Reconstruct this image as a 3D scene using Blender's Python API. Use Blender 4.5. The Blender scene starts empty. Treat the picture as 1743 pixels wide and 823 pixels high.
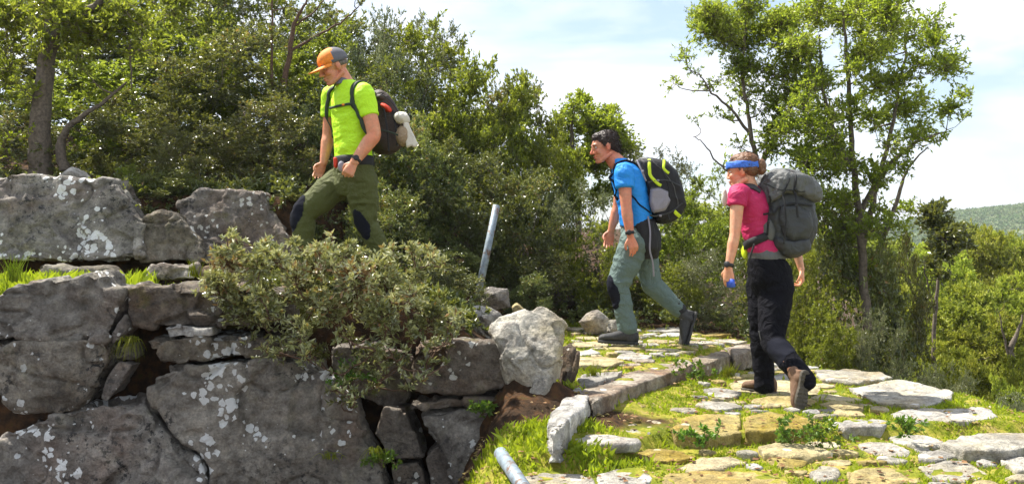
import bpy, bmesh, math, random
import numpy as np
from mathutils import Vector, Matrix
from mathutils.bvhtree import BVHTree

# ------------------------------------------------------------------ camera, sky, sun
SC = bpy.context.scene
COL = SC.collection
F, CX, CY, CAMZ = 1510.0, 871.5, 411.5, 1.5      # the photograph's focal length and centre, in its own pixels
cam = bpy.data.cameras.new('camera')
cam.sensor_width = 36.0
cam.lens = F / 1743.0 * 36.0
cam.clip_start, cam.clip_end = 0.05, 6000
camo = bpy.data.objects.new('camera', cam)
camo.location = (0, 0, CAMZ)
camo.rotation_euler = (math.radians(90), 0, 0)
COL.objects.link(camo)
SC.camera = camo

SUN = Vector((-0.46, 0.27, 0.85)).normalized()
sun_el = math.asin(SUN.z)
sun_az = math.atan2(SUN.x, SUN.y)
world = bpy.data.worlds.new('World')
SC.world = world
world.use_nodes = True
nt = world.node_tree
nt.nodes.clear()
N = nt.nodes.new
out = N('ShaderNodeOutputWorld'); bg = N('ShaderNodeBackground')
sky = N('ShaderNodeTexSky'); sky.sky_type = 'NISHITA'; sky.sun_disc = False
sky.sun_elevation = sun_el; sky.sun_rotation = sun_az % (2 * math.pi)
sky.air_density = 1.0; sky.dust_density = 1.6; sky.ozone_density = 1.2
tc = N('ShaderNodeTexCoord'); mp = N('ShaderNodeMapping'); mp.inputs['Scale'].default_value = (1.0, 1.0, 3.2)
mp.inputs['Rotation'].default_value = (0.1, 0.25, 0.3)
no = N('ShaderNodeTexNoise'); no.inputs['Scale'].default_value = 3.1; no.inputs['Detail'].default_value = 7
no.inputs['Roughness'].default_value = 0.52; no.inputs['Distortion'].default_value = 0.35
ra = N('ShaderNodeValToRGB'); ra.color_ramp.elements[0].position = 0.40; ra.color_ramp.elements[1].position = 0.58
ra.color_ramp.elements[0].color = (0.30, 0.30, 0.30, 1); ra.color_ramp.elements[1].color = (1, 1, 1, 1)
mx = N('ShaderNodeMix'); mx.data_type = 'RGBA'
mx.inputs[7].default_value = (7.2, 7.5, 8.0, 1)
nt.links.new(tc.outputs['Generated'], mp.inputs[0]); nt.links.new(mp.outputs[0], no.inputs['Vector'])
nt.links.new(no.outputs['Fac'], ra.inputs[0]); nt.links.new(ra.outputs[0], mx.inputs[0])
hsk = N('ShaderNodeHueSaturation'); hsk.inputs['Saturation'].default_value = 1.25; hsk.inputs['Value'].default_value = 1.25
nt.links.new(sky.outputs[0], hsk.inputs['Color']); nt.links.new(hsk.outputs[0], mx.inputs[6]); nt.links.new(mx.outputs[2], bg.inputs[0])
bg.inputs[1].default_value = 0.076
nt.links.new(bg.outputs[0], out.inputs[0])

sl = bpy.data.lights.new('sun', 'SUN'); sl.energy = 4.9; sl.angle = math.radians(0.5); sl.color = (1.0, 0.95, 0.86)
so = bpy.data.objects.new('sun', sl); so.location = (0, 0, 30)
so.rotation_euler = (-SUN).to_track_quat('-Z', 'Y').to_euler()
COL.objects.link(so)
SC.view_settings.view_transform = 'Standard'; SC.view_settings.look = 'None'
SC.view_settings.gamma = 1.0; SC.view_settings.use_curve_mapping = False
SC.view_settings.exposure = 1.15
SC.cycles.max_bounces = 6; SC.cycles.transparent_max_bounces = 4
SC.cycles.diffuse_bounces = 3; SC.cycles.glossy_bounces = 2; SC.cycles.transmission_bounces = 3

# ------------------------------------------------------------------ helpers
def W(px, py, D):
    return Vector(((px - CX) * D / F, D, CAMZ - (py - CY) * D / F))
def G(px, py, z):
    return W(px, py, F * (CAMZ - z) / (py - CY))

def _hash(ix, iy, iz, seed):
    h = (ix * 374761393 + iy * 668265263 + iz * 2147483647 + seed * 1274126177) & 0xFFFFFFFF
    h = ((h ^ (h >> 13)) * 1274126177) & 0xFFFFFFFF
    h = ((h ^ (h >> 16)) * 2246822519) & 0xFFFFFFFF
    return ((h ^ (h >> 15)) & 0xFFFF) / 65535.0
def vnoise(P, seed=0):
    P = np.asarray(P, dtype=np.float64)
    I = np.floor(P).astype(np.int64); T = P - I
    T = T * T * (3 - 2 * T)
    r = 0
    for dx in (0, 1):
        wx = T[:, 0] if dx else 1 - T[:, 0]
        for dy in (0, 1):
            wy = T[:, 1] if dy else 1 - T[:, 1]
            for dz in (0, 1):
                wz = T[:, 2] if dz else 1 - T[:, 2]
                r = r + wx * wy * wz * _hash(I[:, 0] + dx, I[:, 1] + dy, I[:, 2] + dz, seed)
    return r * 2 - 1
def fbm(P, sc, octv=3, seed=0, rough=0.5):
    P = np.asarray(P) * np.asarray(sc)
    a, s, tot = 1.0, 0, 0
    for i in range(octv):
        s = s + a * vnoise(P, seed + i * 17); tot += a
        P = P * 2.03 + 5.1; a *= rough
    return s / tot
def sstep(a, b, t):
    t = np.clip((t - a) / (b - a), 0, 1)
    return t * t * (3 - 2 * t)

def mesh_np(name, V, Fc, smooth=True):
    """Fc: (n,3) or (n,4) int array, or list of lists"""
    me = bpy.data.meshes.new(name)
    if isinstance(Fc, np.ndarray):
        k = Fc.shape[1]; n = len(Fc)
        me.vertices.add(len(V)); me.vertices.foreach_set('co', np.asarray(V, dtype=np.float32).ravel())
        me.loops.add(n * k); me.loops.foreach_set('vertex_index', Fc.astype(np.int32).ravel())
        me.polygons.add(n); me.polygons.foreach_set('loop_start', np.arange(0, n * k, k, dtype=np.int32))
        me.update(calc_edges=True)
    else:
        me.from_pydata([tuple(v) for v in V], [], Fc)
    me.polygons.foreach_set('use_smooth', np.full(len(me.polygons), smooth))
    me.update()
    return me
def co_of(me):
    a = np.empty(len(me.vertices) * 3, dtype=np.float32); me.vertices.foreach_get('co', a)
    return a.reshape(-1, 3).astype(np.float64)
def nor_of(me):
    a = np.empty(len(me.vertices) * 3, dtype=np.float32); me.vertices.foreach_get('normal', a)
    return a.reshape(-1, 3).astype(np.float64)
def set_co(me, V):
    me.vertices.foreach_set('co', np.asarray(V, dtype=np.float32).ravel()); me.update()
def relax(me, it=3, lam=0.5):
    n = len(me.vertices); e = np.empty(len(me.edges) * 2, dtype=np.int32); me.edges.foreach_get('vertices', e)
    e = e.reshape(-1, 2); V = co_of(me)
    deg = np.bincount(e.ravel(), minlength=n).astype(float); deg[deg == 0] = 1
    for _ in range(it):
        S = np.zeros_like(V)
        for k in range(3):
            S[:, k] = np.bincount(e[:, 0], V[e[:, 1], k], n) + np.bincount(e[:, 1], V[e[:, 0], k], n)
        V = V + lam * (S / deg[:, None] - V)
    set_co(me, V)
def voxel(me, size, it=3, lam=0.5):
    o = bpy.data.objects.new('tmp', me); COL.objects.link(o)
    m = o.modifiers.new('r', 'REMESH'); m.mode = 'VOXEL'; m.voxel_size = size; m.use_smooth_shade = True
    bpy.context.view_layer.update()
    dg = bpy.context.evaluated_depsgraph_get()
    r = bpy.data.meshes.new_from_object(o.evaluated_get(dg))
    bpy.data.objects.remove(o); bpy.data.meshes.remove(me)
    if it: relax(r, it, lam)
    r.polygons.foreach_set('use_smooth', np.full(len(r.polygons), True))
    return r
def displace(me, fn):
    V = co_of(me); d = fn(V, nor_of(me))
    set_co(me, V + nor_of(me) * d[:, None])

def link(name, me, mat, parent=None, origin=None, **props):
    """link a mesh whose vertices are in world space; its origin goes to the given point (or its base centre)"""
    V = co_of(me)
    if origin is None:
        origin = Vector(((V[:, 0].min() + V[:, 0].max()) / 2, (V[:, 1].min() + V[:, 1].max()) / 2, V[:, 2].min()))
    set_co(me, V - np.array(origin))
    o = bpy.data.objects.new(name, me); me.name = name
    COL.objects.link(o)
    if mat is not None:
        for m in (mat if isinstance(mat, (list, tuple)) else [mat]): me.materials.append(m)
    if parent is not None:
        o.parent = parent; o.location = Vector(origin) - wloc(parent)
    else:
        o.location = origin
    for k, v in props.items(): o[k] = v
    return o
def wloc(o):
    l = o.location.copy()
    while o.parent: o = o.parent; l = l + o.location
    return l
def empty(name, loc, label, cat, group=None):
    o = bpy.data.objects.new(name, None); COL.objects.link(o); o.location = loc
    o.empty_display_size = 0.1
    o['label'] = label; o['category'] = cat
    if group: o['group'] = group
    return o

class Blob:
    """collects closed shapes, later fused into one surface"""
    def __init__(s): s.V = []; s.F = []
    def loft(s, rings, n=18):
        b = len(s.V); m = len(rings)
        for c, u, v in rings:
            for i in range(n):
                a = 2 * math.pi * i / n
                s.V.append(c + u * math.cos(a) + v * math.sin(a))
        for j in range(m - 1):
            for i in range(n):
                s.F.append([b + j * n + i, b + j * n + (i + 1) % n, b + (j + 1) * n + (i + 1) % n, b + (j + 1) * n + i])
        s.F.append([b + i for i in range(n)][::-1]); s.F.append([b + (m - 1) * n + i for i in range(n)])
        return s
    def limb(s, pts, rad, n=14, cap=True, side=None, flat=1.0):
        pts = [Vector(p) for p in pts]
        # smooth the polyline (catmull) so joints bend softly
        P, R = [], []
        k = 4
        for i in range(len(pts) - 1):
            p0 = pts[max(i - 1, 0)]; p1 = pts[i]; p2 = pts[i + 1]; p3 = pts[min(i + 2, len(pts) - 1)]
            for j in range(k):
                t = j / k
                c = 0.5 * ((2 * p1) + (p2 - p0) * t + (2 * p0 - 5 * p1 + 4 * p2 - p3) * t * t + (3 * p1 - p0 - 3 * p2 + p3) * t ** 3)
                l = p1.lerp(p2, t); P.append(l.lerp(c, 0.6)); R.append(rad[i] * (1 - t) + rad[i + 1] * t)
        P.append(pts[-1]); R.append(rad[-1])
        ref = Vector(side) if side is not None else Vector((0.13, 1, 0.21))
        rings = []
        for i, p in enumerate(P):
            d = (P[min(i + 1, len(P) - 1)] - P[max(i - 1, 0)]).normalized()
            u = (ref - d * ref.dot(d)).normalized(); v = d.cross(u)
            rings.append((p, u * R[i] * flat, v * R[i]))
            if i == 0: d0 = d
        if cap:
            c, u, v = rings[0]; r = R[0]
            pre = [(c - d0 * r * math.sin(a), u * math.cos(a), v * math.cos(a)) for a in (1.35, 0.9, 0.45)]
            c, u, v = rings[-1]; r = R[-1]
            post = [(c + d * r * math.sin(a), u * math.cos(a), v * math.cos(a)) for a in (0.45, 0.9, 1.35)]
            rings = pre + rings + post
        return s.loft(rings, n)
    def ell(s, c, a, b, d, n=16):
        rings = []
        for i in range(1, 12):
            t = math.pi * i / 12
            rings.append((Vector(c) - d * math.cos(t), a * math.sin(t), b * math.sin(t)))
        return s.loft(rings, n)
    def pillow(s, outline, axis, half, prof=((-1, .72), (-.9, .88), (-.6, .98), (0, 1), (.6, .98), (.9, .88), (1, .72))):
        cen = sum(outline, Vector()) / len(outline); b = len(s.V); n = len(outline)
        for t, k in prof:
            for p in outline: s.V.append(cen + (p - cen) * k + axis * (half * t))
        for j in range(len(prof) - 1):
            for i in range(n):
                s.F.append([b + j * n + i, b + j * n + (i + 1) % n, b + (j + 1) * n + (i + 1) % n, b + (j + 1) * n + i])
        s.F.append([b + i for i in range(n)][::-1]); s.F.append([b + (len(prof) - 1) * n + i for i in range(n)])
        return s
    def mesh(s, vox=None, it=3, lam=0.5):
        me = bpy.data.meshes.new('m'); me.from_pydata([tuple(v) for v in s.V], [], s.F)
        bm = bmesh.new(); bm.from_mesh(me)
        bmesh.ops.recalc_face_normals(bm, faces=bm.faces); bm.to_mesh(me); bm.free()
        if vox: me = voxel(me, vox, it, lam)
        else: me.polygons.foreach_set('use_smooth', np.full(len(me.polygons), True))
        return me

# ------------------------------------------------------------------ materials
def nodes(name):
    m = bpy.data.materials.new(name); m.use_nodes = True
    t = m.node_tree; b = t.nodes['Principled BSDF']
    return m, t, b
def nadd(t, kind, **kw):
    n = t.nodes.new(kind)
    for k, v in kw.items():
        if k in n.inputs: n.inputs[k].default_value = v
        else: setattr(n, k, v)
    return n
def ramp(t, src, stops):
    r = t.nodes.new('ShaderNodeValToRGB'); cr = r.color_ramp
    while len(cr.elements) > 1: cr.elements.remove(cr.elements[-1])
    for i, (p, c) in enumerate(stops):
        e = cr.elements[0] if i == 0 else cr.elements.new(p)
        e.position = p; e.color = (*c, 1) if len(c) == 3 else c
    t.links.new(src, r.inputs[0]); return r
def mixc(t, fac, a, b, mode='MIX'):
    m = t.nodes.new('ShaderNodeMix'); m.data_type = 'RGBA'; m.blend_type = mode
    for idx, s in ((0, fac), (6, a), (7, b)):
        if hasattr(s, 'is_output') or isinstance(s, bpy.types.NodeSocket): t.links.new(s, m.inputs[idx])
        else: m.inputs[idx].default_value = s if idx == 0 else ((*s, 1) if len(s) == 3 else s)
    return m.outputs[2]
def bump(t, b, h, strength=0.4, dist=0.01):
    n = t.nodes.new('ShaderNodeBump'); n.inputs['Strength'].default_value = strength; n.inputs['Distance'].default_value = dist
    t.links.new(h, n.inputs['Height']); t.links.new(n.outputs[0], b.inputs['Normal']); return n

def stone_mat(name, ca, cb, stain, lichen=0.5, speck=0.5, lichcol=(0.60, 0.60, 0.57), moss=0.3, spot=19.0):
    m, t, b = nodes(name); L = t.links
    geo = t.nodes.new('ShaderNodeNewGeometry'); pos = geo.outputs['Position']
    def noise(sc, det=5, rough=0.55, dist=0.0):
        n = nadd(t, 'ShaderNodeTexNoise', Scale=sc, Detail=det, Roughness=rough, Distortion=dist); L.new(pos, n.inputs['Vector']); return n.outputs['Fac']
    c = ramp(t, noise(3.3, 6, 0.62, 0.4), [(0.32, ca), (0.52, tuple((x + y) / 2 for x, y in zip(ca, cb))), (0.68, cb)]).outputs[0]
    f = ramp(t, noise(1.7, 5, 0.6), [(0.50, (0, 0, 0)), (0.68, (0.75, 0.75, 0.75))]).outputs[0]
    c = mixc(t, f, c, stain)
    f2 = ramp(t, noise(11, 7, 0.68, 0.3), [(0.34, (0.62, 0.60, 0.60)), (0.5, (1, 1, 1)), (0.66, (1.45, 1.42, 1.38))]).outputs[0]
    c = mixc(t, 1.0, c, f2, 'MULTIPLY')
    # fine grain
    g = ramp(t, noise(70, 3, 0.7), [(0.3, (0.72, 0.72, 0.72)), (0.7, (1.22, 1.22, 1.22))]).outputs[0]
    c = mixc(t, 1.0, c, g, 'MULTIPLY')
    # dark pits and black lichen
    k = ramp(t, noise(24, 6, 0.72), [(0.53, (0, 0, 0)), (0.60, (1, 1, 1))]).outputs[0]
    k2 = ramp(t, noise(2.6, 3), [(0.40, (0, 0, 0)), (0.62, (speck, speck, speck))]).outputs[0]
    c = mixc(t, mixc(t, 1.0, k, k2, 'MULTIPLY'), c, (0.035, 0.035, 0.035))
    # white crust lichen: round spots gathered in patches
    vo = nadd(t, 'ShaderNodeTexVoronoi', Scale=spot, Randomness=1.0); vo.feature = 'F1'
    wob = nadd(t, 'ShaderNodeTexNoise', Scale=26.0, Detail=3.0); L.new(pos, wob.inputs['Vector'])
    ad = t.nodes.new('ShaderNodeVectorMath'); ad.operation = 'MULTIPLY_ADD'; L.new(wob.outputs['Color'], ad.inputs[0])
    ad.inputs[1].default_value = (0.045,) * 3; L.new(pos, ad.inputs[2]); L.new(ad.outputs[0], vo.inputs['Vector'])
    patch = noise(2.1, 2, 0.5)
    thr = t.nodes.new('ShaderNodeMapRange'); thr.inputs[1].default_value = 0.47; thr.inputs[2].default_value = 0.60
    thr.inputs[3].default_value = -0.02; thr.inputs[4].default_value = 0.24 + 0.34 * lichen; L.new(patch, thr.inputs[0])
    # each spot its own size
    sz = t.nodes.new('ShaderNodeMath'); sz.operation = 'MULTIPLY'
    sepc = t.nodes.new('ShaderNodeSeparateColor'); L.new(vo.outputs['Color'], sepc.inputs[0])
    L.new(thr.outputs[0], sz.inputs[0]); L.new(sepc.outputs[0], sz.inputs[1])
    lt = t.nodes.new('ShaderNodeMath'); lt.operation = 'SUBTRACT'; L.new(sz.outputs[0], lt.inputs[0]); L.new(vo.outputs['Distance'], lt.inputs[1])
    lf = ramp(t, lt.outputs[0], [(0.0, (0, 0, 0)), (0.04, (0.92, 0.92, 0.92))]).outputs[0]
    c = mixc(t, lf, c, lichcol)
    # moss on faces that look up
    if moss:
        mf = ramp(t, noise(5.5, 6, 0.7), [(0.56 , (0, 0, 0)), (0.66, (moss, moss, moss))]).outputs[0]
        c = mixc(t, mf, c, (0.10, 0.11, 0.02))
    oi = t.nodes.new('ShaderNodeObjectInfo'); hs = t.nodes.new('ShaderNodeHueSaturation')
    mv = t.nodes.new('ShaderNodeMapRange'); mv.inputs[3].default_value = 0.80; mv.inputs[4].default_value = 1.22; L.new(oi.outputs['Random'], mv.inputs[0])
    mh = t.nodes.new('ShaderNodeMapRange'); mh.inputs[3].default_value = 1.35; mh.inputs[4].default_value = 0.7; L.new(oi.outputs['Random'], mh.inputs[0])
    L.new(mv.outputs[0], hs.inputs['Value']); L.new(mh.outputs[0], hs.inputs['Saturation']); L.new(c, hs.inputs['Color']); c = hs.outputs[0]
    L.new(c, b.inputs['Base Color']); b.inputs['Roughness'].default_value = 0.92
    b.inputs['Specular IOR Level'].default_value = 0.25
    hb = t.nodes.new('ShaderNodeMath'); hb.operation = 'ADD'; L.new(noise(38, 8, 0.72), hb.inputs[0])
    h2 = t.nodes.new('ShaderNodeMath'); h2.operation = 'MULTIPLY'; h2.inputs[1].default_value = 3.0; L.new(noise(9, 6, 0.62, 0.5), h2.inputs[0])
    L.new(h2.outputs[0], hb.inputs[1])
    bump(t, b, hb.outputs[0], 1.0, 0.020)
    return m
M = {}
M['wall'] = stone_mat('grey_brown_limestone', (0.108, 0.093, 0.074), (0.31, 0.285, 0.24), (0.19, 0.125, 0.085), 1.7, 1.0, (0.68, 0.69, 0.67), 0.2)
M['wall_b'] = stone_mat('brown_limestone', (0.10, 0.083, 0.068), (0.24, 0.215, 0.185), (0.17, 0.11, 0.07), 0.8, 0.9, (0.55, 0.54, 0.5), 0.35)
M['pale'] = stone_mat('pale_limestone', (0.24, 0.225, 0.195), (0.50, 0.48, 0.44), (0.36, 0.28, 0.20), 0.45, 0.5, (0.7, 0.69, 0.66), 0.2, 9)
M['slab'] = stone_mat('white_grey_slab', (0.32, 0.30, 0.255), (0.54, 0.52, 0.47), (0.42, 0.34, 0.20), 0.4, 0.35, (0.7, 0.69, 0.66), 0.25, 9)
M['ochre'] = stone_mat('ochre_paving', (0.30, 0.24, 0.10), (0.50, 0.43, 0.25), (0.36, 0.26, 0.10), 0.12, 0.3, (0.62, 0.58, 0.45), 0.4, 9)
M['kerb'] = stone_mat('kerb_limestone', (0.17, 0.125, 0.085), (0.44, 0.40, 0.33), (0.19, 0.10, 0.05), 0.4, 0.5, (0.66, 0.65, 0.6), 0.25, 9)

def leaf_mat(name, cols, rough=0.38, transl=0.35, tcol=(0.22, 0.26, 0.03), spec=0.5):
    m, t, b = nodes(name); L = t.links
    at = t.nodes.new('ShaderNodeAttribute'); at.attribute_name = 'v'
    oi = t.nodes.new('ShaderNodeObjectInfo')
    c = ramp(t, at.outputs['Fac'], cols).outputs[0]
    hs = t.nodes.new('ShaderNodeHueSaturation')
    mr = t.nodes.new('ShaderNodeMapRange'); mr.inputs[3].default_value = 0.475; mr.inputs[4].default_value = 0.515; L.new(oi.outputs['Random'], mr.inputs[0])
    mv = t.nodes.new('ShaderNodeMapRange'); mv.inputs[3].default_value = 0.75; mv.inputs[4].default_value = 1.3; L.new(oi.outputs['Random'], mv.inputs[0])
    L.new(mr.outputs[0], hs.inputs['Hue']); L.new(mv.outputs[0], hs.inputs['Value']); L.new(c, hs.inputs['Color'])
    L.new(hs.outputs[0], b.inputs['Base Color']); b.inputs['Roughness'].default_value = rough
    b.inputs['Specular IOR Level'].default_value = spec
    tr = t.nodes.new('ShaderNodeBsdfTranslucent')
    tm = mixc(t, 0.55, hs.outputs[0], tcol); tm2 = mixc(t, 1.0, tm, (1.5, 1.5, 1.2), 'MULTIPLY'); L.new(tm2, tr.inputs[0])
    ms = t.nodes.new('ShaderNodeMixShader'); ms.inputs[0].default_value = transl
    L.new(b.outputs[0], ms.inputs[1]); L.new(tr.outputs[0], ms.inputs[2])
    L.new(ms.outputs[0], t.nodes['Material Output'].inputs[0])
    return m
M['leaf_dark'] = leaf_mat('dark_glossy_leaf', [(0, (0.022, 0.036, 0.012)), (0.45, (0.080, 0.108, 0.024)), (0.75, (0.17, 0.195, 0.045)), (0.93, (0.30, 0.32, 0.14)), (1, (0.28, 0.15, 0.05))], 0.32, 0.32, (0.22, 0.22, 0.03), 0.8)  # brightest stops of the thicket leaves paint sparkle into their colour
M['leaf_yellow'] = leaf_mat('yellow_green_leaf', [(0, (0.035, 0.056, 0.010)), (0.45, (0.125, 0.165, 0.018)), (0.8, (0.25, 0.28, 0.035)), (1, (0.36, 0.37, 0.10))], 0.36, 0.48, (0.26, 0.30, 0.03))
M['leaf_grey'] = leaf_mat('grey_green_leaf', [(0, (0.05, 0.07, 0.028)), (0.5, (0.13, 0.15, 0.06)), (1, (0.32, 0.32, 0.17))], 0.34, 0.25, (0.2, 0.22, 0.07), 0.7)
M['leaf_bush'] = leaf_mat('pale_leathery_leaf', [(0, (0.06, 0.07, 0.024)), (0.4, (0.16, 0.175, 0.055)), (0.75, (0.36, 0.37, 0.17)), (0.95, (0.52, 0.52, 0.34)), (1, (0.24, 0.13, 0.05))], 0.30, 0.22, (0.30, 0.27, 0.06), 0.9)  # palest stops paint bright reflections into the leaf colour
M['leaf_far'] = leaf_mat('valley_leaf', [(0, (0.05, 0.08, 0.014)), (0.45, (0.21, 0.255, 0.03)), (1, (0.42, 0.44, 0.06))], 0.5, 0.36, (0.26, 0.31, 0.04), 0.3)
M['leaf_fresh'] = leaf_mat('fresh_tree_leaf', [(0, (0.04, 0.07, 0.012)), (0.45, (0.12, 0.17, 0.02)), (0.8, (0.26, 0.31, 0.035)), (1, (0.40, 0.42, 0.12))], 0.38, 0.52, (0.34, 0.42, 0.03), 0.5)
M['leaf_hill'] = leaf_mat('hill_leaf', [(0, (0.06, 0.10, 0.03)), (0.5, (0.11, 0.16, 0.045)), (1, (0.20, 0.20, 0.10))], 0.6, 0.15, (0.2, 0.22, 0.06), 0.2)
M['grass'] = leaf_mat('grass_blade', [(0, (0.09, 0.14, 0.012)), (0.5, (0.19, 0.25, 0.015)), (0.9, (0.32, 0.36, 0.03)), (1, (0.38, 0.30, 0.12))], 0.5, 0.4, (0.38, 0.45, 0.02), 0.3)
M['weed'] = leaf_mat('fresh_weed_leaf', [(0, (0.05, 0.11, 0.015)), (1, (0.13, 0.24, 0.03))], 0.45, 0.35, (0.2, 0.32, 0.03), 0.4)

def simple(name, col, rough=0.7, nscale=60, var=0.25, bstr=0.25, bdist=0.004, metal=0, spec=0.4, fold=0):
    m, t, b = nodes(name); L = t.links
    tcn = t.nodes.new('ShaderNodeTexCoord')
    n = nadd(t, 'ShaderNodeTexNoise', Scale=float(nscale), Detail=5.0, Roughness=0.65); L.new(tcn.outputs['Object'], n.inputs['Vector'])
    c = ramp(t, n.outputs['Fac'], [(0.3, tuple(x * (1 - var) for x in col)), (0.7, tuple(min(1, x * (1 + var)) for x in col))]).outputs[0]
    L.new(c, b.inputs['Base Color'])
    b.inputs['Roughness'].default_value = rough; b.inputs['Metallic'].default_value = metal; b.inputs['Specular IOR Level'].default_value = spec
    h = n.outputs['Fac']
    if fold:
        n2 = nadd(t, 'ShaderNodeTexNoise', Scale=14.0, Detail=3.0, Distortion=1.2); L.new(tcn.outputs['Object'], n2.inputs['Vector'])
        ma = t.nodes.new('ShaderNodeMath'); ma.operation = 'MULTIPLY_ADD'; ma.inputs[1].default_value = fold; L.new(n2.outputs['Fac'], ma.inputs[0]); L.new(h, ma.inputs[2]); h = ma.outputs[0]
    bump(t, b, h, bstr, bdist)
    return m
M['bark'] = simple('grey_bark', (0.13, 0.105, 0.08), 0.9, 35, 0.5, 0.8, 0.01)
M['twig'] = simple('brown_twig', (0.11, 0.065, 0.042), 0.9, 50, 0.4, 0.5, 0.005)
M['neon'] = simple('neon_yellow_jersey', (0.50, 0.86, 0.012), 0.6, 250, 0.04, 0.45, 0.006, fold=7)
M['blue'] = simple('bright_blue_jersey', (0.012, 0.27, 0.80), 0.6, 250, 0.05, 0.45, 0.006, fold=7)
M['pink'] = simple('crimson_pink_jersey', (0.46, 0.014, 0.095), 0.65, 250, 0.06, 0.45, 0.006, fold=7)
M['olive'] = simple('olive_trouser_cloth', (0.075, 0.085, 0.020), 0.8, 180, 0.1, 0.5, 0.008, fold=8)
M['greygreen'] = simple('grey_green_trouser_cloth', (0.115, 0.165, 0.15), 0.8, 180, 0.1, 0.5, 0.008, fold=8)
M['blackpants'] = simple('black_trouser_cloth', (0.006, 0.006, 0.009), 0.9, 180, 0.2, 0.5, 0.008, spec=0.12, fold=8)
M['darkpanel'] = simple('navy_knee_panel', (0.012, 0.013, 0.020), 0.9, 180, 0.2, 0.3, 0.003, spec=0.1, fold=5)
M['black'] = simple('black_fabric', (0.014, 0.014, 0.016), 0.7, 150, 0.3, 0.3, 0.003, fold=4)
M['plastic'] = simple('black_rubber', (0.015, 0.015, 0.016), 0.45, 90, 0.2, 0.1, 0.001)
M['packgrey'] = simple('charcoal_ripstop', (0.042, 0.045, 0.047), 0.6, 160, 0.12, 0.45, 0.006, fold=7)
M['packgrey2'] = simple('slate_grey_ripstop', (0.098, 0.10, 0.097), 0.55, 160, 0.12, 0.45, 0.006, fold=7)
M['packbrown'] = simple('dark_brown_packcloth', (0.055, 0.038, 0.034), 0.65, 140, 0.2, 0.4, 0.005, fold=6)
M['packgreen'] = simple('dark_green_webbing', (0.025, 0.04, 0.025), 0.7, 300, 0.2, 0.3, 0.002)
M['grey'] = simple('light_grey_mesh', (0.26, 0.25, 0.29), 0.7, 200, 0.15, 0.35, 0.004, fold=5)
M['lime'] = simple('lime_piping', (0.58, 0.75, 0.02), 0.6, 200, 0.05, 0.1, 0.001)
M['cream'] = simple('cream_cloth', (0.62, 0.58, 0.50), 0.8, 120, 0.08, 0.4, 0.005, fold=5)
M['tan'] = simple('tan_cloth', (0.30, 0.22, 0.14), 0.8, 120, 0.2, 0.4, 0.005, fold=5)
M['red'] = simple('red_cloth', (0.62, 0.05, 0.02), 0.7, 120, 0.12, 0.3, 0.004, fold=4)
M['orange'] = simple('orange_cap_cloth', (0.80, 0.24, 0.025), 0.7, 60, 0.25, 0.2, 0.002)
M['capgrey'] = simple('slate_cap_cloth', (0.12, 0.12, 0.14), 0.7, 150, 0.15, 0.2, 0.002)
M['band'] = simple('blue_headband_cloth', (0.05, 0.16, 0.62), 0.7, 70, 0.45, 0.3, 0.003, fold=5)
M['hair_dark'] = simple('dark_brown_hair', (0.026, 0.014, 0.010), 0.45, 90, 0.5, 0.7, 0.006)
M['hair_brown'] = simple('chestnut_hair', (0.16, 0.075, 0.035), 0.45, 90, 0.5, 0.7, 0.006)
M['hair_grey'] = simple('greying_hair', (0.14, 0.12, 0.10), 0.6, 90, 0.4, 0.6, 0.004)
M['boot'] = simple('dark_grey_boot_leather', (0.045, 0.045, 0.045), 0.7, 70, 0.35, 0.4, 0.004)
M['bootbrown'] = simple('brown_boot_suede', (0.15, 0.085, 0.05), 0.85, 70, 0.3, 0.4, 0.004)
M['sole'] = simple('worn_rubber_sole', (0.07, 0.06, 0.045), 0.8, 45, 0.4, 0.5, 0.004)
M['solegrey'] = simple('dark_rubber_sole', (0.04, 0.04, 0.038), 0.8, 45, 0.4, 0.5, 0.004)
M['steel'] = simple('dull_galvanised_steel', (0.22, 0.27, 0.31), 0.6, 30, 0.35, 0.3, 0.003, metal=0.25)
def rusty(m):
    t = m.node_tree; b = t.nodes['Principled BSDF']; src = b.inputs['Base Color'].links[0].from_socket
    tcn = t.nodes.new('ShaderNodeTexCoord'); n = nadd(t, 'ShaderNodeTexNoise', Scale=17.0, Detail=7.0, Roughness=0.7); t.links.new(tcn.outputs['Object'], n.inputs['Vector'])
    f = ramp(t, n.outputs['Fac'], [(0.54, (0, 0, 0)), (0.64, (0.9, 0.9, 0.9))]).outputs[0]
    t.links.new(mixc(t, f, src, (0.15, 0.075, 0.035)), b.inputs['Base Color'])
rusty(M['steel'])
M['phone'] = simple('blue_phone_case', (0.05, 0.12, 0.6), 0.4, 30, 0.1, 0.05, 0.001)
M['eyewhite'] = simple('eye_white', (0.6, 0.56, 0.52), 0.3, 30, 0.05, 0.0, 0.001)
M['iris'] = simple('dark_iris', (0.02, 0.013, 0.01), 0.2, 30, 0.1, 0.0, 0.001)
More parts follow.
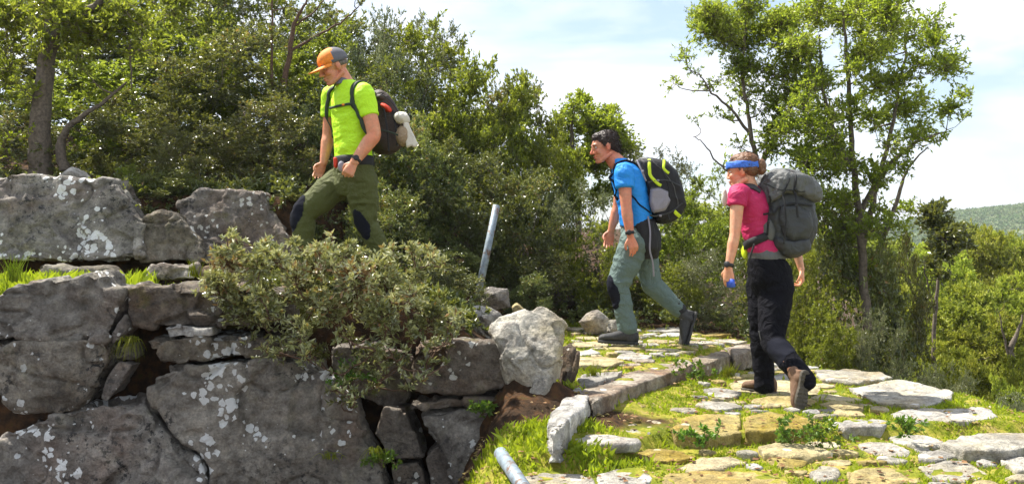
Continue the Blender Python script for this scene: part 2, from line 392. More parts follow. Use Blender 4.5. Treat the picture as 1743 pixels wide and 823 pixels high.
def skin_mat(name, col):
    m, t, b = nodes(name); L = t.links
    at = t.nodes.new('ShaderNodeAttribute'); at.attribute_name = 'tint'
    n = nadd(t, 'ShaderNodeTexNoise', Scale=45.0, Detail=4.0); tcn = t.nodes.new('ShaderNodeTexCoord'); L.new(tcn.outputs['Object'], n.inputs['Vector'])
    c = ramp(t, n.outputs['Fac'], [(0.3, tuple(x * 0.88 for x in col)), (0.7, tuple(x * 1.1 for x in col))]).outputs[0]
    n2 = nadd(t, 'ShaderNodeTexNoise', Scale=11.0, Detail=5.0); L.new(tcn.outputs['Object'], n2.inputs['Vector'])
    c = mixc(t, 1.0, c, ramp(t, n2.outputs['Fac'], [(0.35, (1.05, 0.84, 0.78)), (0.65, (0.98, 1.06, 1.06))]).outputs[0], 'MULTIPLY')
    c = mixc(t, 1.0, c, at.outputs['Color'], 'MULTIPLY')
    L.new(c, b.inputs['Base Color']); b.inputs['Roughness'].default_value = 0.5
    b.inputs['Subsurface Weight'].default_value = 0.12; b.inputs['Subsurface Radius'].default_value = (0.012, 0.005, 0.003); b.inputs['Subsurface Scale'].default_value = 1.0
    bump(t, b, n.outputs['Fac'], 0.15, 0.002)
    return m
M['skin_a'] = skin_mat('tanned_skin', (0.60, 0.27, 0.15))
M['skin_b'] = skin_mat('ruddy_skin', (0.60, 0.25, 0.15))
M['skin_c'] = skin_mat('warm_skin', (0.64, 0.33, 0.20))

# ------------------------------------------------------------------ ground
ZA, ZB, ZC = 0.66, 0.49, 0.42
def hterr(x, y):
    x = np.asarray(x, float); y = np.asarray(y, float)
    h = np.full(x.shape, ZC - 0.018)
    h = h - 0.15 * np.maximum(0, 4.0 - y)
    yb = 4.70 + 0.15 * (x - 0.45) - 0.40 * (1 - sstep(0.40, 0.85, x))
    h = h + (ZB - 0.018 - h) * sstep(-0.04, 0.04, y - yb)
    sd = (x - 0.24) * (-0.855) + (y - 4.36) * 0.52
    t = (x - 0.24) * 0.52 + (y - 4.36) * 0.855
    w = 0.035 + np.maximum(0, t - 3.1) * 0.9
    h = h + 0.07 * np.exp(-np.maximum(0, 0.02 - sd) / 0.13) * sstep(-0.1, 0.3, t) * (1 - sstep(2.7, 3.3, t)) * (sd < 0.6)
    mA = sstep(-w, w, sd - 0.17) * sstep(0.22, 0.40, x + np.maximum(0, y - 5.0) * 5)
    A = 0.603 + 0.018 * (y - 4.4)
    h = h + (A - h) * mA
    # drop in front of the dry wall
    mL = sstep(-0.50, 0.0, x)
    h = np.where(y < 5.55, -0.05 + (h + 0.05) * mL, h)
    T = 1.16
    mT = sstep(5.42, 5.56, y) * (1 - sstep(-0.85, 0.35, x))
    h = h + (T - h) * mT
    h = h + 0.13 * np.exp(-((x - 0.10) / 0.22) ** 2 - ((y - 5.08) / 0.22) ** 2)
    mU = sstep(7.25, 7.45, y) * (1 - sstep(-1.95, -1.45, x))
    h = h + (1.88 - h) * mU
    rise = np.minimum(0.30 * np.maximum(0, y - 8.0), 1.2) * (1 - sstep(-2.5, 2.5, x))
    h = h + rise + 0.06 * np.clip(y - 8, 0, 12) * sstep(-2, 0, x)
    xe = np.where(y < 6, 3.05, np.maximum(2.15, 3.05 - (y - 6) * 0.45)) + np.maximum(0, y - 8) * 0.12
    e = np.maximum(0, x - xe)
    h = h - np.minimum(1.5 * (1 - np.exp(-e / 1.3)) + 0.30 * e, 9.0 + 0 * e)
    return h
def axis(lo, a, b, hi, st, g=1.13):
    m = list(np.arange(a, b, st)); s = st; r = []
    p = m[-1]
    while p < hi: s *= g; p += s; r.append(p)
    l = []; s = st; p = a
    while p > lo: s *= g; p -= s; l.append(p)
    return np.array(l[::-1] + m + r)
xs = axis(-600, -4.2, 4.2, 950, 0.04); ys = axis(-30, 3.6, 9.0, 600, 0.04)
XX, YY = np.meshgrid(xs, ys, indexing='xy')
HH = hterr(XX.ravel(), YY.ravel())
P2 = np.stack([XX.ravel(), YY.ravel(), np.zeros(XX.size)], 1)
near = (np.abs(P2[:, 0]) < 9) & (P2[:, 1] < 14)
HH = HH + np.where(near, 0.020 * fbm(P2, 5, 3, 5) + 0.012 * fbm(P2, 21, 2, 9), 0.3 * fbm(P2, 0.2, 3, 7))
nx, ny = len(xs), len(ys)
idx = np.arange(nx * ny).reshape(ny, nx)
Fq = np.stack([idx[:-1, :-1], idx[:-1, 1:], idx[1:, 1:], idx[1:, :-1]], -1).reshape(-1, 4)
gm = mesh_np('ground', np.stack([P2[:, 0], P2[:, 1], HH], 1), Fq)
def grass_mask(x, y):
    P = np.stack([x, y, np.zeros_like(x)], 1)
    path = sstep(-0.15, 0.15, x - 0.3) * (1 - sstep(0, 0.5, y - 8.3 + 0.25 * x)) * (1 - sstep(-0.2, 0.4, x - 3.1))
    pit = (1 - sstep(0.35, 0.7, x)) * (1 - sstep(5.0, 5.4, y))
    pit2 = np.exp(-(((x - 0.9) / 0.6) ** 2 + ((y - 4.95) / 0.25) ** 2)) * 0.7
    low = sstep(-0.35, -0.1, x) * (1 - sstep(4.6, 4.78, y))
    terr = (1 - sstep(-0.9, -0.4, x)) * sstep(5.5, 5.6, y) * (1 - sstep(6.7, 7.1, y)) * 0.7
    g = np.maximum.reduce([path - pit * 0.75 - pit2, low * 0.95, terr])
    g = g + 0.35 * fbm(P, 4, 3, 21)
    return np.clip(g, 0, 1)
gv = grass_mask(P2[:, 0], P2[:, 1])
ca = gm.attributes.new('grassy', 'FLOAT', 'POINT'); ca.data.foreach_set('value', gv.astype(np.float32))
m, t, b = nodes('earth_and_turf'); L = t.links
geo = t.nodes.new('ShaderNodeNewGeometry'); at = t.nodes.new('ShaderNodeAttribute'); at.attribute_name = 'grassy'
def gn(sc, det=6, rough=0.6):
    n = nadd(t, 'ShaderNodeTexNoise', Scale=float(sc), Detail=float(det), Roughness=rough); L.new(geo.outputs['Position'], n.inputs['Vector']); return n.outputs['Fac']
soil = ramp(t, gn(14), [(0.3, (0.018, 0.012, 0.007)), (0.48, (0.05, 0.03, 0.017)), (0.6, (0.10, 0.05, 0.022)), (0.72, (0.05, 0.055, 0.016))]).outputs[0]
turf = ramp(t, gn(9), [(0.3, (0.10, 0.13, 0.012)), (0.47, (0.20, 0.22, 0.02)), (0.58, (0.34, 0.30, 0.05)), (0.7, (0.40, 0.30, 0.13))]).outputs[0]
c = mixc(t, ramp(t, at.outputs['Fac'], [(0.25, (0, 0, 0)), (0.55, (1, 1, 1))]).outputs[0], soil, turf)
L.new(c, b.inputs['Base Color']); b.inputs['Roughness'].default_value = 0.95; b.inputs['Specular IOR Level'].default_value = 0.15
bump(t, b, gn(60, 8, 0.7), 0.9, 0.02)
M['ground'] = m
link('ground', gm, m, kind='structure', origin=Vector((0, 0, 0)))

# ------------------------------------------------------------------ rocks
def densify(P, st, jit, rng):
    out = []
    n = len(P)
    for i in range(n):
        a, c2 = P[i], P[(i + 1) % n]; k = max(1, int((c2 - a).length / st))
        for j in range(k):
            p = a.lerp(c2, j / k)
            out.append(p + Vector((rng.gauss(0, jit), rng.gauss(0, jit), rng.gauss(0, jit))) if j else p)
    return out
def facet(V, seed, sc, amp):
    """cut-rock look: piecewise planes from a cellular field"""
    r = np.random.RandomState(seed); lo = V.min(0) - 0.1; hi = V.max(0) + 0.1
    vol = np.prod(hi - lo); k = int(np.clip(vol / sc ** 3, 6, 90))
    C = lo + r.rand(k, 3) * (hi - lo); Nn = r.normal(size=(k, 3)); Nn /= np.linalg.norm(Nn, axis=1)[:, None]
    best = np.full(len(V), 1e9); val = np.zeros(len(V))
    Vj = V + 0.02 * np.stack([fbm(V, 11, 2, seed + s) for s in (1, 2, 3)], 1)
    for i in range(k):
        d = Vj - C[i]; q = (d ** 2).sum(1); s = q < best
        best[s] = q[s]; val[s] = (d[s] @ Nn[i]) * 0.35 + r.uniform(-0.3, 0.3) * sc
    return np.clip(val, -0.5 * sc, 0.04 * sc) * amp
STONES = []      # footprints of stones lying in the turf: (n,2) arrays
def rock(name, front, axis_v, depth, mat, label, cat, group=None, seed=0, vox=0.014, amp=0.022, fac=0.35, back=0.86, strata=0, prof=None, kind='thing', sm=1):
    rng = random.Random(seed)
    P = densify([Vector(p) for p in front], 0.09, 0.007, rng)
    cen = sum(P, Vector()) / len(P); b_ = Blob(); n = len(P)
    prof = prof or ((0, 0.985), (0.04, 1.0), (0.6, 0.97), (1, back))
    for tt, k in prof:
        for p in P: b_.V.append(cen + (p - cen) * k + axis_v * (depth * tt))
    for j in range(len(prof) - 1):
        for i in range(n): b_.F.append([j * n + i, j * n + (i + 1) % n, (j + 1) * n + (i + 1) % n, (j + 1) * n + i])
    b_.F.append(list(range(n))[::-1]); b_.F.append([(len(prof) - 1) * n + i for i in range(n)])
    me = b_.mesh(vox, sm, 0.5)
    def fn(V, Nn):
        d = amp * 0.7 * fbm(V, 3.0, 2, seed) + amp * 0.55 * (1 - 2.4 * np.abs(fbm(V, 9, 3, seed + 3))) - amp * 0.25 + amp * 0.35 * fbm(V, 30, 3, seed + 8)
        d = d - amp * 0.9 * np.clip(1 - np.abs(fbm(V, (2.2, 2.2, 3.4), 2, seed + 12)) / 0.03, 0, 1) * 1.5 * (vnoise(V * 1.7, seed + 13) > 0)
        if fac: d = d + facet(V, seed, 0.22, fac)
        if strata:
            sV = V * np.array([1.2, 1.2, 1.0]); sV[:, 2] += 0.05 * fbm(V, 3, 2, seed)
            side = 1 - np.abs(Nn[:, 2])
            d = d + strata * side * vnoise(np.stack([sV[:, 0] * 1.3, sV[:, 1] * 1.3, sV[:, 2] * 38], 1), seed + 5)
        return d
    displace(me, fn); relax(me, 1, 0.3)
    o = link(name, me, mat, None, None, label=label, category=cat)
    if group: o['group'] = group
    if kind: o['kind'] = kind
    return o
def zwall(px, py, D): return W(px, py, D)
def wstone(pts, D, mat, label, depth=0.34, seed=0, tilt=0.0, **kw):
    """pts are the outline of the face; the face leans back by tilt metres of depth per metre of height"""
    ymid = sum(p[1] for p in pts) / len(pts)
    P = []
    cx_ = sum(p[0] for p in pts) / len(pts)
    pts = [(cx_ + (p[0] - cx_) * 1.010 + (1.5 if p[0] > cx_ else -1.5), ymid + (p[1] - ymid) * 1.010 + (1 if p[1] > ymid else -1)) for p in pts]
    for p in pts:
        d = D + tilt * (ymid - p[1]) * D / F + (p[2] if len(p) > 2 else 0)
        P.append(W(p[0], p[1], d))
    return rock('wall_stone', P, Vector((0, 1, 0.03)), depth, mat, label, 'stone', 'stones of the dry wall', seed=seed, **kw)
w = M['wall']; wb = M['wall_b']
WALL = [
 ([(-40,574),(-20,515),(20,481),(100,474),(165,469),(169,491),(206,494),(198,540),(179,581),(90,578)], 5.16, w, 'block crusted white with lichen along its sunlit top, left end of the lower wall', 0.42, 0.12),
 ([(213,490),(300,486),(400,493),(500,503),(495,552),(400,552),(300,556),(226,558)], 5.20, wb, 'long brown block with a clean straight top edge, running under the bush', 0.42, 0.06),
 ([(-40,583),(90,580),(188,584),(180,628),(150,668),(127,697),(70,700),(21,702),(2,676),(-40,640)], 5.12, w, 'block with a shadowed pointed underside and scattered lichen spots at the left edge', 0.40, 0.05),
 ([(210,538),(215,560),(195,584),(180,580)], 5.17, wb, 'small upright wedge stone jammed in the gap beside the long brown block', 0.2, 0),
 ([(190,588),(222,586),(226,610),(192,614)], 5.24, wb, 'small mossy stone under the grass tuft in the wall gap', 0.2, 0),
 ([(200,616),(223,622),(203,655),(183,684),(171,677),(182,645)], 5.16, wb, 'slim leaning stone slanting across the reddish soil gap', 0.2, 0),
 ([(276,557),(361,556),(362,571),(287,577)], 5.15, M['pale'], 'thin pale chip wedged beneath the long brown block', 0.22, 0),
 ([(244,579),(340,575),(430,573),(505,580),(500,604),(420,606),(316,618),(276,617)], 5.15, w, 'low grey block tapering to the left above the big lichen covered stone', 0.36, 0.05),
 ([(-40,760),(0,744),(52,716),(130,698),(206,686),(240,695),(268,737),(300,768),(332,784),(348,850),(-40,860)], 5.06, w, 'huge dark speckled stone filling the bottom left corner', 0.45, 0.14),
 ([(254,640),(292,626),(378,621),(480,612),(555,632),(600,700),(632,770),(660,850),(362,855),(357,790),(325,760),(285,718),(256,682)], 5.08, w, 'biggest stone of the wall, with a dense patch of white lichen in its middle', 0.45, 0.10),
 ([(700,590),(760,585),(830,582),(862,586),(870,662),(800,668),(706,667)], 5.14, wb, 'square brown block with a bright top edge next to the white boulder', 0.36, 0.05),
 ([(560,592),(640,590),(696,596),(700,640),(690,686),(652,690),(620,680),(570,630)], 5.30, wb, 'shaded stone deep behind the stems of the bush', 0.3, 0.0),
 ([(693,690),(760,680),(852,675),(858,686),(790,694),(716,704)], 5.09, wb, 'thin slab lying flat under the square brown block', 0.3, 0),
 ([(716,708),(790,698),(857,690),(856,760),(848,850),(790,850),(760,790),(742,765)], 5.10, w, 'tall lichen flecked stone at the right foot of the wall behind the fallen pipe', 0.34, 0.10),
 ([(640,740),(655,694),(692,700),(706,735),(721,776),(690,782),(665,784)], 5.12, wb, 'triangular brown stone between the biggest stone and the tall one', 0.3, 0.05),
 ([(668,796),(712,786),(728,850),(664,852)], 5.12, wb, 'low stone cut by the bottom of the picture below the triangular one', 0.3, 0),
 ([(726,778),(748,756),(782,800),(788,852),(738,852)], 5.13, wb, 'rounded stone squeezed in beside the tall lichen flecked one', 0.3, 0),
 ([(430,582),(470,575),(470,592),(440,598)], 5.13, wb, 'little stone in the shadow under the bush', 0.2, 0),
]
for i, (pts, D, mt, lb, dp, tl) in enumerate(WALL):
    big = (max(p[0] for p in pts) - min(p[0] for p in pts)) > 120
    wstone(pts, D, mt, lb, dp, 100 + i, tl, amp=0.026 if big else 0.012, fac=0.6 if big else 0.3, vox=0.013 if big else 0.01)
UP = [
 ([(-60,438),(-60,300),(60,300),(190,304),(212,340),(222,362),(246,380),(236,402),(243,438),(150,446)], 6.95, w, 'wide low boulder of the upper course with orange and white crust at the left edge', 0.5, 0.25),
 ([(246,372),(270,360),(303,369),(318,392),(340,410),(341,446),(238,446)], 6.98, w, 'small grey boulder between the two big stones of the upper course', 0.4, 0.2),
 ([(300,345),(340,322),(440,326),(462,372),(483,400),(500,448),(345,448),(338,410),(310,380)], 7.12, wb, 'big sloping boulder of the upper course just ahead of the man in yellow', 0.5, 0.35),
 ([(60,452),(180,456),(196,474),(130,478),(70,472)], 6.55, w, 'flat stone with one white blotch lying on the ledge below the upper course', 0.25, 0.3),
 ([(238,452),(322,450),(330,474),(244,478)], 6.6, w, 'flat dark stone lying on the ledge ahead of the bush', 0.25, 0.3),
 ([(345,456),(430,454),(440,484),(350,486)], 6.65, wb, 'low stone on the ledge mostly hidden by the bush', 0.25, 0.2),
]
for i, (pts, D, mt, lb, dp, tl) in enumerate(UP):
    wstone(pts, D, mt, lb, dp, 300 + i, tl, amp=0.024, fac=0.55, vox=0.015)
def boulder(pts, D, mat, label, depth, seed, tilt=0.1, amp=0.009, fac=0.10, vox=0.009):
    """a broken block: the hull of its outline and of a smaller, nearer front face, then split by noise"""
    rng = random.Random(seed); ymid = sum(p[1] for p in pts) / len(pts)
    P = [W(p[0], p[1], D + tilt * (ymid - p[1]) * D / F + depth * .35) for p in pts]; c_ = sum(P, Vector()) / len(P)
    bm = bmesh.new()
    for p in P: bm.verts.new(p)
    for i, p in enumerate(P):
        if rng.random() < .4: bm.verts.new(c_ + (p - c_) * rng.uniform(.25, .85) + Vector((0, -depth * rng.uniform(.22, .40), 0)))
        if rng.random() < .6: bm.verts.new(c_ + (p - c_) * rng.uniform(.5, .85) + Vector((0, depth * rng.uniform(.4, .65), 0)))
    h = bmesh.ops.convex_hull(bm, input=bm.verts)
    bmesh.ops.delete(bm, geom=[g for g in set(h['geom_interior'] + h['geom_unused']) if isinstance(g, bmesh.types.BMVert)], context='VERTS')
    me = bpy.data.meshes.new('b'); bm.to_mesh(me); bm.free(); me = voxel(me, vox, 1, .4)
    def fn(V, Nn):
        return amp * fbm(V, 7, 3, seed) + amp * .5 * (1 - 2.2 * np.abs(fbm(V, 16, 3, seed + 2))) + facet(V, seed, 0.16, fac) - amp * 1.6 * np.clip(1 - np.abs(fbm(V, (3, 3, 2), 2, seed + 12)) / 0.03, 0, 1)
    displace(me, fn)
    return link('boulder', me, mat, label=label, category='boulder')
boulder([(832,549),(850,539),(884,535),(900,525),(922,520),(946,532),(966,553),(960,605),(950,655),(928,690),(900,702),(876,694),(868,660),(858,610),(830,566)], 5.05, M['slab'], 'tall pale upright boulder narrowing to its foot at the end of the wall', 0.36, 501, 0.25, 0.012, 0.42)
boulder([(955,590),(972,584),(986,598),(984,630),(976,662),(950,662)], 5.30, M['wall_b'], 'narrow grey stone leaning against the right side of the tall pale boulder', 0.22, 502)
boulder([(795,525),(815,519),(836,521),(856,534),(850,560),(838,580),(805,568),(793,550)], 5.95, M['pale'], 'brownish white rock just left of the tall pale boulder', 0.3, 503)
boulder([(817,495),(835,486),(864,490),(873,525),(815,530)], 7.0, M['wall_b'], 'dark grey rock at the foot of the leaning pole', 0.3, 504)
boulder([(872,520),(880,516),(896,530),(874,534)], 6.2, M['ochre'], 'small pointed yellowish stone peeking out behind the tall boulder', 0.12, 505, vox=0.008)
boulder([(985,548),(998,534),(1017,526),(1036,541),(1033,566),(1003,570)], 7.75, M['pale'], 'white angular rock on the turf in front of the man in blue', 0.25, 506)
boulder([(1030,545),(1050,541),(1062,556),(1056,566),(1032,566)], 7.9, M['slab'], 'low pale rock lying behind the boot of the man in blue', 0.2, 507)
boulder([(884,686),(908,684),(908,700),(887,702)], 4.95, M['wall_b'], 'fist sized stone under the foot of the tall pale boulder', 0.1, 508, vox=0.008)
boulder([(940,490),(960,480),(985,486),(990,520),(938,522)], 8.6, M['wall_b'], 'dim boulder half lost in the shrubs behind the path', 0.3, 509)
boulder([(-30,215),(-5,195),(15,205),(26,225),(20,262),(-30,262)], 8.4, M['pale'], 'pale rock among the bushes at the left edge of the picture', 0.3, 510)
boulder([(98,300),(122,282),(146,292),(160,306),(96,308)], 7.6, M['pale'], 'whitish stone sitting on top of the upper course', 0.2, 511)

# slabs and paving
def slab(pts, z, th, mat, label, seed, cat='stone slab', group=None, name='stone_slab', amp=0.010, strata=0.004, vox=0.012, fac=0.12):
    P = [G(p[0], p[1], z + (p[2] if len(p) > 2 else 0)) for p in pts]
    STONES.append(np.array([(p.x, p.y) for p in P]))
    return rock(name, P, Vector((0, 0, -1)), th, mat, label, cat, group, seed=seed, vox=vox, amp=amp, fac=fac, back=0.93, strata=strata)
K = M['kerb']; SL = M['slab']; OC = M['ochre']; PA = M['pale']
gk = 'kerb stones along the upper step'
slab([(930,714),(945,692),(968,670),(985,662),(1003,674),(992,694),(962,718),(940,732)], 0.625, 0.20, PA, 'rough pointed kerb stone standing at the near end of the upper step', 601, 'kerb stone', gk, 'kerb_stone', 0.030, 0.006, fac=0.7)
slab([(988,664),(1030,644),(1080,630),(1130,618),(1172,609),(1184,619),(1130,637),(1070,656),(1006,684)], 0.632, 0.15, K, 'long kerb stone with a broad white top, second from the near end', 602, 'kerb stone', gk, 'kerb_stone', 0.010, 0.006)
slab([(1175,608),(1212,598),(1234,592),(1246,602),(1222,611),(1187,620)], 0.645, 0.15, K, 'kerb stone in front of the raised boot of the man in blue', 604, 'kerb stone', gk, 'kerb_stone', 0.010, 0.006)
slab([(1237,591),(1262,585),(1288,583),(1290,595),(1262,601),(1248,602)], 0.652, 0.14, K, 'far kerb stone ending behind the legs of the woman', 605, 'kerb stone', gk, 'kerb_stone', 0.010, 0.006)
SLABS = [
 ([(1022,736),(1060,718),(1095,712),(1126,716),(1136,729),(1105,736),(1060,742)], ZB, 0.13, SL, 'white slab at the left end of the lower step'),
 ([(1139,729),(1160,712),(1210,703),(1262,706),(1264,732),(1205,736),(1150,735)], ZB, 0.14, OC, 'wide ochre step slab with a wavy face left of centre on the lower step'),
 ([(1267,706),(1310,700),(1360,704),(1402,720),(1350,727),(1268,731)], ZB, 0.14, OC, 'ochre step slab in the lower step, right below the raised boot of the woman'),
 ([(1406,720),(1450,711),(1500,710),(1520,718),(1500,725),(1440,727)], ZB - 0.01, 0.13, PA, 'grey step slab with a lichen crusted front between two weeds'),
 ([(1515,702),(1560,693),(1630,691),(1690,696),(1700,706),(1650,714),(1540,716)], ZB, 0.13, SL, 'long white step slab at the right edge of the stairway'),
 ([(1440,656),(1500,650),(1560,650),(1625,665),(1622,676),(1560,690),(1500,684),(1470,672)], ZB + 0.01, 0.08, SL, 'biggest pale slab, flat and pointed to the right'),
 ([(1385,628),(1440,625),(1500,632),(1520,641),(1460,650),(1400,645)], ZB + 0.02, 0.08, SL, 'cream slab at the far right corner of the paving'),
 ([(1596,752),(1640,738),(1700,733),(1760,736),(1790,752),(1720,766),(1640,764)], ZC + 0.05, 0.12, SL, 'bright slab below the long white step at the right edge'),
 ([(1560,790),(1605,780),(1650,784),(1690,804),(1640,816),(1585,812)], ZC, 0.08, SL, 'white pointed stone in the grass near the bottom right'),
 ([(1440,800),(1490,792),(1560,798),(1575,814),(1500,824),(1440,818)], ZC, 0.08, OC, 'cream rounded stone by the bottom edge left of the white pointed one'),
 ([(1700,778),(1740,772),(1790,776),(1790,792),(1730,798)], ZC + 0.02, 0.08, SL, 'white stone touching the right edge near the bottom'),
 ([(876,815),(920,804),(985,804),(1012,812),(1010,840),(880,846)], ZC - 0.01, 0.12, SL, 'white bottom slab lying under the fallen pipe'),
 ([(1016,806),(1050,796),(1100,800),(1114,815),(1100,836),(1020,840)], ZC - 0.01, 0.12, SL, 'rounded white slab at the bottom right of the fallen pipe'),
 ([(1150,790),(1195,776),(1245,775),(1275,786),(1230,797),(1165,800)], ZC, 0.09, OC, 'golden slab alone in the grass below the lower step'),
 ([(1126,806),(1190,800),(1300,802),(1345,812),(1340,840),(1130,842)], ZC - 0.01, 0.09, OC, 'broad ochre slab along the bottom edge'),
 ([(1300,780),(1335,766),(1380,778),(1372,790),(1330,795)], ZC, 0.08, OC, 'peaked ochre stone below the woman'),
 ([(982,640),(1010,630),(1060,630),(1054,638),(1010,650),(984,652)], ZA, 0.06, PA, 'flat grey stone just inside the near kerb'),
 ([(1290,758),(1340,752),(1395,758),(1420,768),(1370,776),(1300,770)], ZC + 0.02, 0.08, OC, 'yellow slab under the middle of the lower step'),
 ([(1560,768),(1610,764),(1640,772),(1600,780),(1560,778)], ZC + 0.01, 0.08, PA, 'grey flat stone below the bright slab'),
 ([(1375,800),(1400,788),(1430,795),(1425,812),(1390,818)], ZC, 0.08, SL, 'roundish cream stone near the bottom edge under the woman'),
]
for i, (pts, z, th, mt, lb) in enumerate(SLABS): slab(pts, z, th, mt, lb, 620 + i)
# smaller paving stones bedded in the turf, laid like the mason's: random, touching never
prng = random.Random(44); PV = []
def inpoly(x, y, poly):
    c = np.zeros(np.shape(x), bool); n = len(poly)
    for i in range(n):
        x1, y1 = poly[i]; x2, y2 = poly[(i + 1) % n]
        if y1 == y2: continue
        s = ((y1 > y) != (y2 > y)) & (x < (x2 - x1) * (y - y1) / (y2 - y1) + x1); c ^= s
    return c
zonepolys = [
 (ZA, [G(1000,640,ZA),(G(975,600,ZA)),G(985,566,ZA),G(1240,566,ZA),G(1262,584,ZA),G(1180,605,ZA),G(1090,626,ZA)]),
 (ZB, [G(1150,712,ZB),G(1215,640,ZB),G(1290,606,ZB),G(1380,622,ZB),G(1440,652,ZB),G(1480,690,ZB),G(1560,692,ZB),G(1500,712,ZB),G(1400,715,ZB)]),
 (ZC, [G(1130,770,ZC),G(1240,764,ZC),G(1420,752,ZC),G(1560,748,ZC),G(1650,768,ZC),G(1800,800,ZC),G(1790,850,ZC),G(1120,850,ZC)]),
 (ZC, [G(1020,764,ZC),G(1110,758,ZC),G(1120,775,ZC),G(1020,782,ZC)]),
]
pcen = []
gp = 'small paving stones bedded in the turf'
PAVED = []
cnt = 0
for zi, (z, poly) in enumerate(zonepolys):
    pl = [(p.x, p.y) for p in poly]
    x0, x1 = min(p[0] for p in pl), max(p[0] for p in pl); y0, y1 = min(p[1] for p in pl), max(p[1] for p in pl)
    for tries in range(5200):
        r = prng.choice([0.30, 0.24, 0.18, 0.14]) if tries < 1300 else prng.choice([0.11, 0.085, 0.065, 0.05])
        x, y = prng.uniform(x0, x1), prng.uniform(y0, y1)
        if not inpoly(np.array([x]), np.array([y]), pl)[0]: continue
        if any((x - a) ** 2 + (y - b2) ** 2 < (r + c2 - 0.004) ** 2 for a, b2, c2 in pcen): continue
        th = np.linspace(0, 6.28, 12, endpoint=False)
        if any(inpoly(x + (r + .008) * np.cos(th), y + (r + .008) * np.sin(th), s).any() or inpoly(s[:, 0], s[:, 1], [(x + r * math.cos(q), y + r * math.sin(q)) for q in th]).any() for s in STONES[:25]): continue
        pcen.append((x, y, r))
        n = prng.randint(5, 7); a0 = prng.uniform(0, 6.28); st = prng.uniform(0.85, 1.25)
        P = []; zc = float(hterr(np.array([x]), np.array([y]))[0]) + prng.uniform(.016, .028)
        for q in range(n):
            a = a0 + 6.283 * (q + prng.uniform(-.25, .25)) / n; rr = r * prng.uniform(0.95, 1.24)
            P.append(Vector((x + rr * math.cos(a) * st, y + rr * math.sin(a) / st, zc + prng.uniform(-.006, .006))))
        STONES.append(np.array([(p.x, p.y) for p in P]))
        yellow = prng.random() < (0.62 if x < 2.3 else 0.3)
        PAVED.append((zi, yellow, x, y, z, len(PAVED)))
        PAVED_O = rock('paving_stone', P, Vector((0, 0, -1)), 0.05, OC if yellow else prng.choice([SL, PA]), 'x', 'paving stone', gp, seed=700 + cnt, vox=0.010, amp=0.006, fac=0.07, back=0.9)
        cnt += 1; PAVED[-1] = PAVED[-1] + (PAVED_O,)
print('paving', cnt)

ORD = ['first', 'second', 'third', 'fourth', 'fifth', 'sixth', 'seventh', 'eighth', 'ninth', 'tenth', 'eleventh', 'twelfth', 'thirteenth', 'fourteenth', 'fifteenth', 'sixteenth', 'seventeenth', 'eighteenth', 'nineteenth', 'twentieth']
for zi, zn in enumerate(('upper landing', 'middle landing', 'lower turf', 'turf by the kerb')):
    items = sorted([p for p in PAVED if p[0] == zi], key=lambda p: -p[3])
    if not items: continue
    nr = max(1, min(4, (len(items) + 8) // 9)); per_ = -(-len(items) // nr)
    rows_ = {1: ['only'], 2: ['back', 'front'], 3: ['back', 'middle', 'front'], 4: ['rearmost', 'second', 'third', 'front']}[nr]
    for k_ in range(nr):
        row = sorted(items[k_ * per_:(k_ + 1) * per_], key=lambda p: p[2] / p[3])
        cc = {}
        for p in row:
            colr = 'ochre' if p[1] else 'pale'; cc[colr] = cc.get(colr, -1) + 1
            p[6]['label'] = '%s paving stone, %s of its colour from the left, %s row, %s' % (colr, ORD[cc[colr]], rows_[k_], zn)

# ------------------------------------------------------------------ plants
def unit(A): return A / np.maximum(1e-9, np.linalg.norm(A, axis=-1, keepdims=True))
def tubes(segs, sides=5):
    """segs: list of (pts (n,3), radii (n,)) -> V, F of one mesh"""
    V, Fc, b = [], [], 0
    for P, R in segs:
        P = np.asarray(P, float); n = len(P)
        d = np.gradient(P, axis=0); d = unit(d)
        ref = np.tile([0.3, 0.9, 0.2], (n, 1)); bad = np.abs((d * ref).sum(1)) > 0.9; ref[bad] = [1, 0, 0]
        u = unit(np.cross(d, ref)); v = np.cross(d, u)
        a = np.arange(sides) * 2 * np.pi / sides
        ring = P[:, None] + (u[:, None] * np.cos(a)[None, :, None] + v[:, None] * np.sin(a)[None, :, None]) * np.asarray(R)[:, None, None]
        V.append(ring.reshape(-1, 3))
        i = np.arange(n - 1)[:, None] * sides; k = np.arange(sides)[None]
        k2 = (k + 1) % sides
        Fc.append(np.stack([b + i + k, b + i + k2, b + i + sides + k2, b + i + sides + k], -1).reshape(-1, 4))
        b += n * sides
    return np.concatenate(V), np.concatenate(Fc)
def leaf_mesh(P, Dr, ln, wd, rs, curl=0.25):
    n = len(P); Dr = unit(Dr)
    ref = rs.normal(size=(n, 3)); s = unit(np.cross(Dr, ref)); up = np.cross(s, Dr)
    ln = ln * rs.uniform(0.6, 1.25, (n, 1)); wd = wd * rs.uniform(0.7, 1.2, (n, 1))
    mid = P + Dr * ln * 0.45
    V = np.stack([P, mid + s * wd * 0.5 + up * wd * curl, P + Dr * ln - up * ln * 0.06, mid - s * wd * 0.5 + up * wd * curl], 1).reshape(-1, 3)
    Fc = np.arange(n * 4).reshape(n, 4)
    return V, Fc
def leaves_obj(name, P, Dr, ln, wd, rs, vals=None):
    V, Fc = leaf_mesh(P, Dr, ln, wd, rs)
    me = mesh_np(name, V, Fc, smooth=False)
    vals = np.clip(rs.normal(0.45, 0.25, len(P)) if vals is None else vals, 0, 1)
    a = me.attributes.new('v', 'FLOAT', 'FACE'); a.data.foreach_set('value', vals.astype(np.float32))
    return me
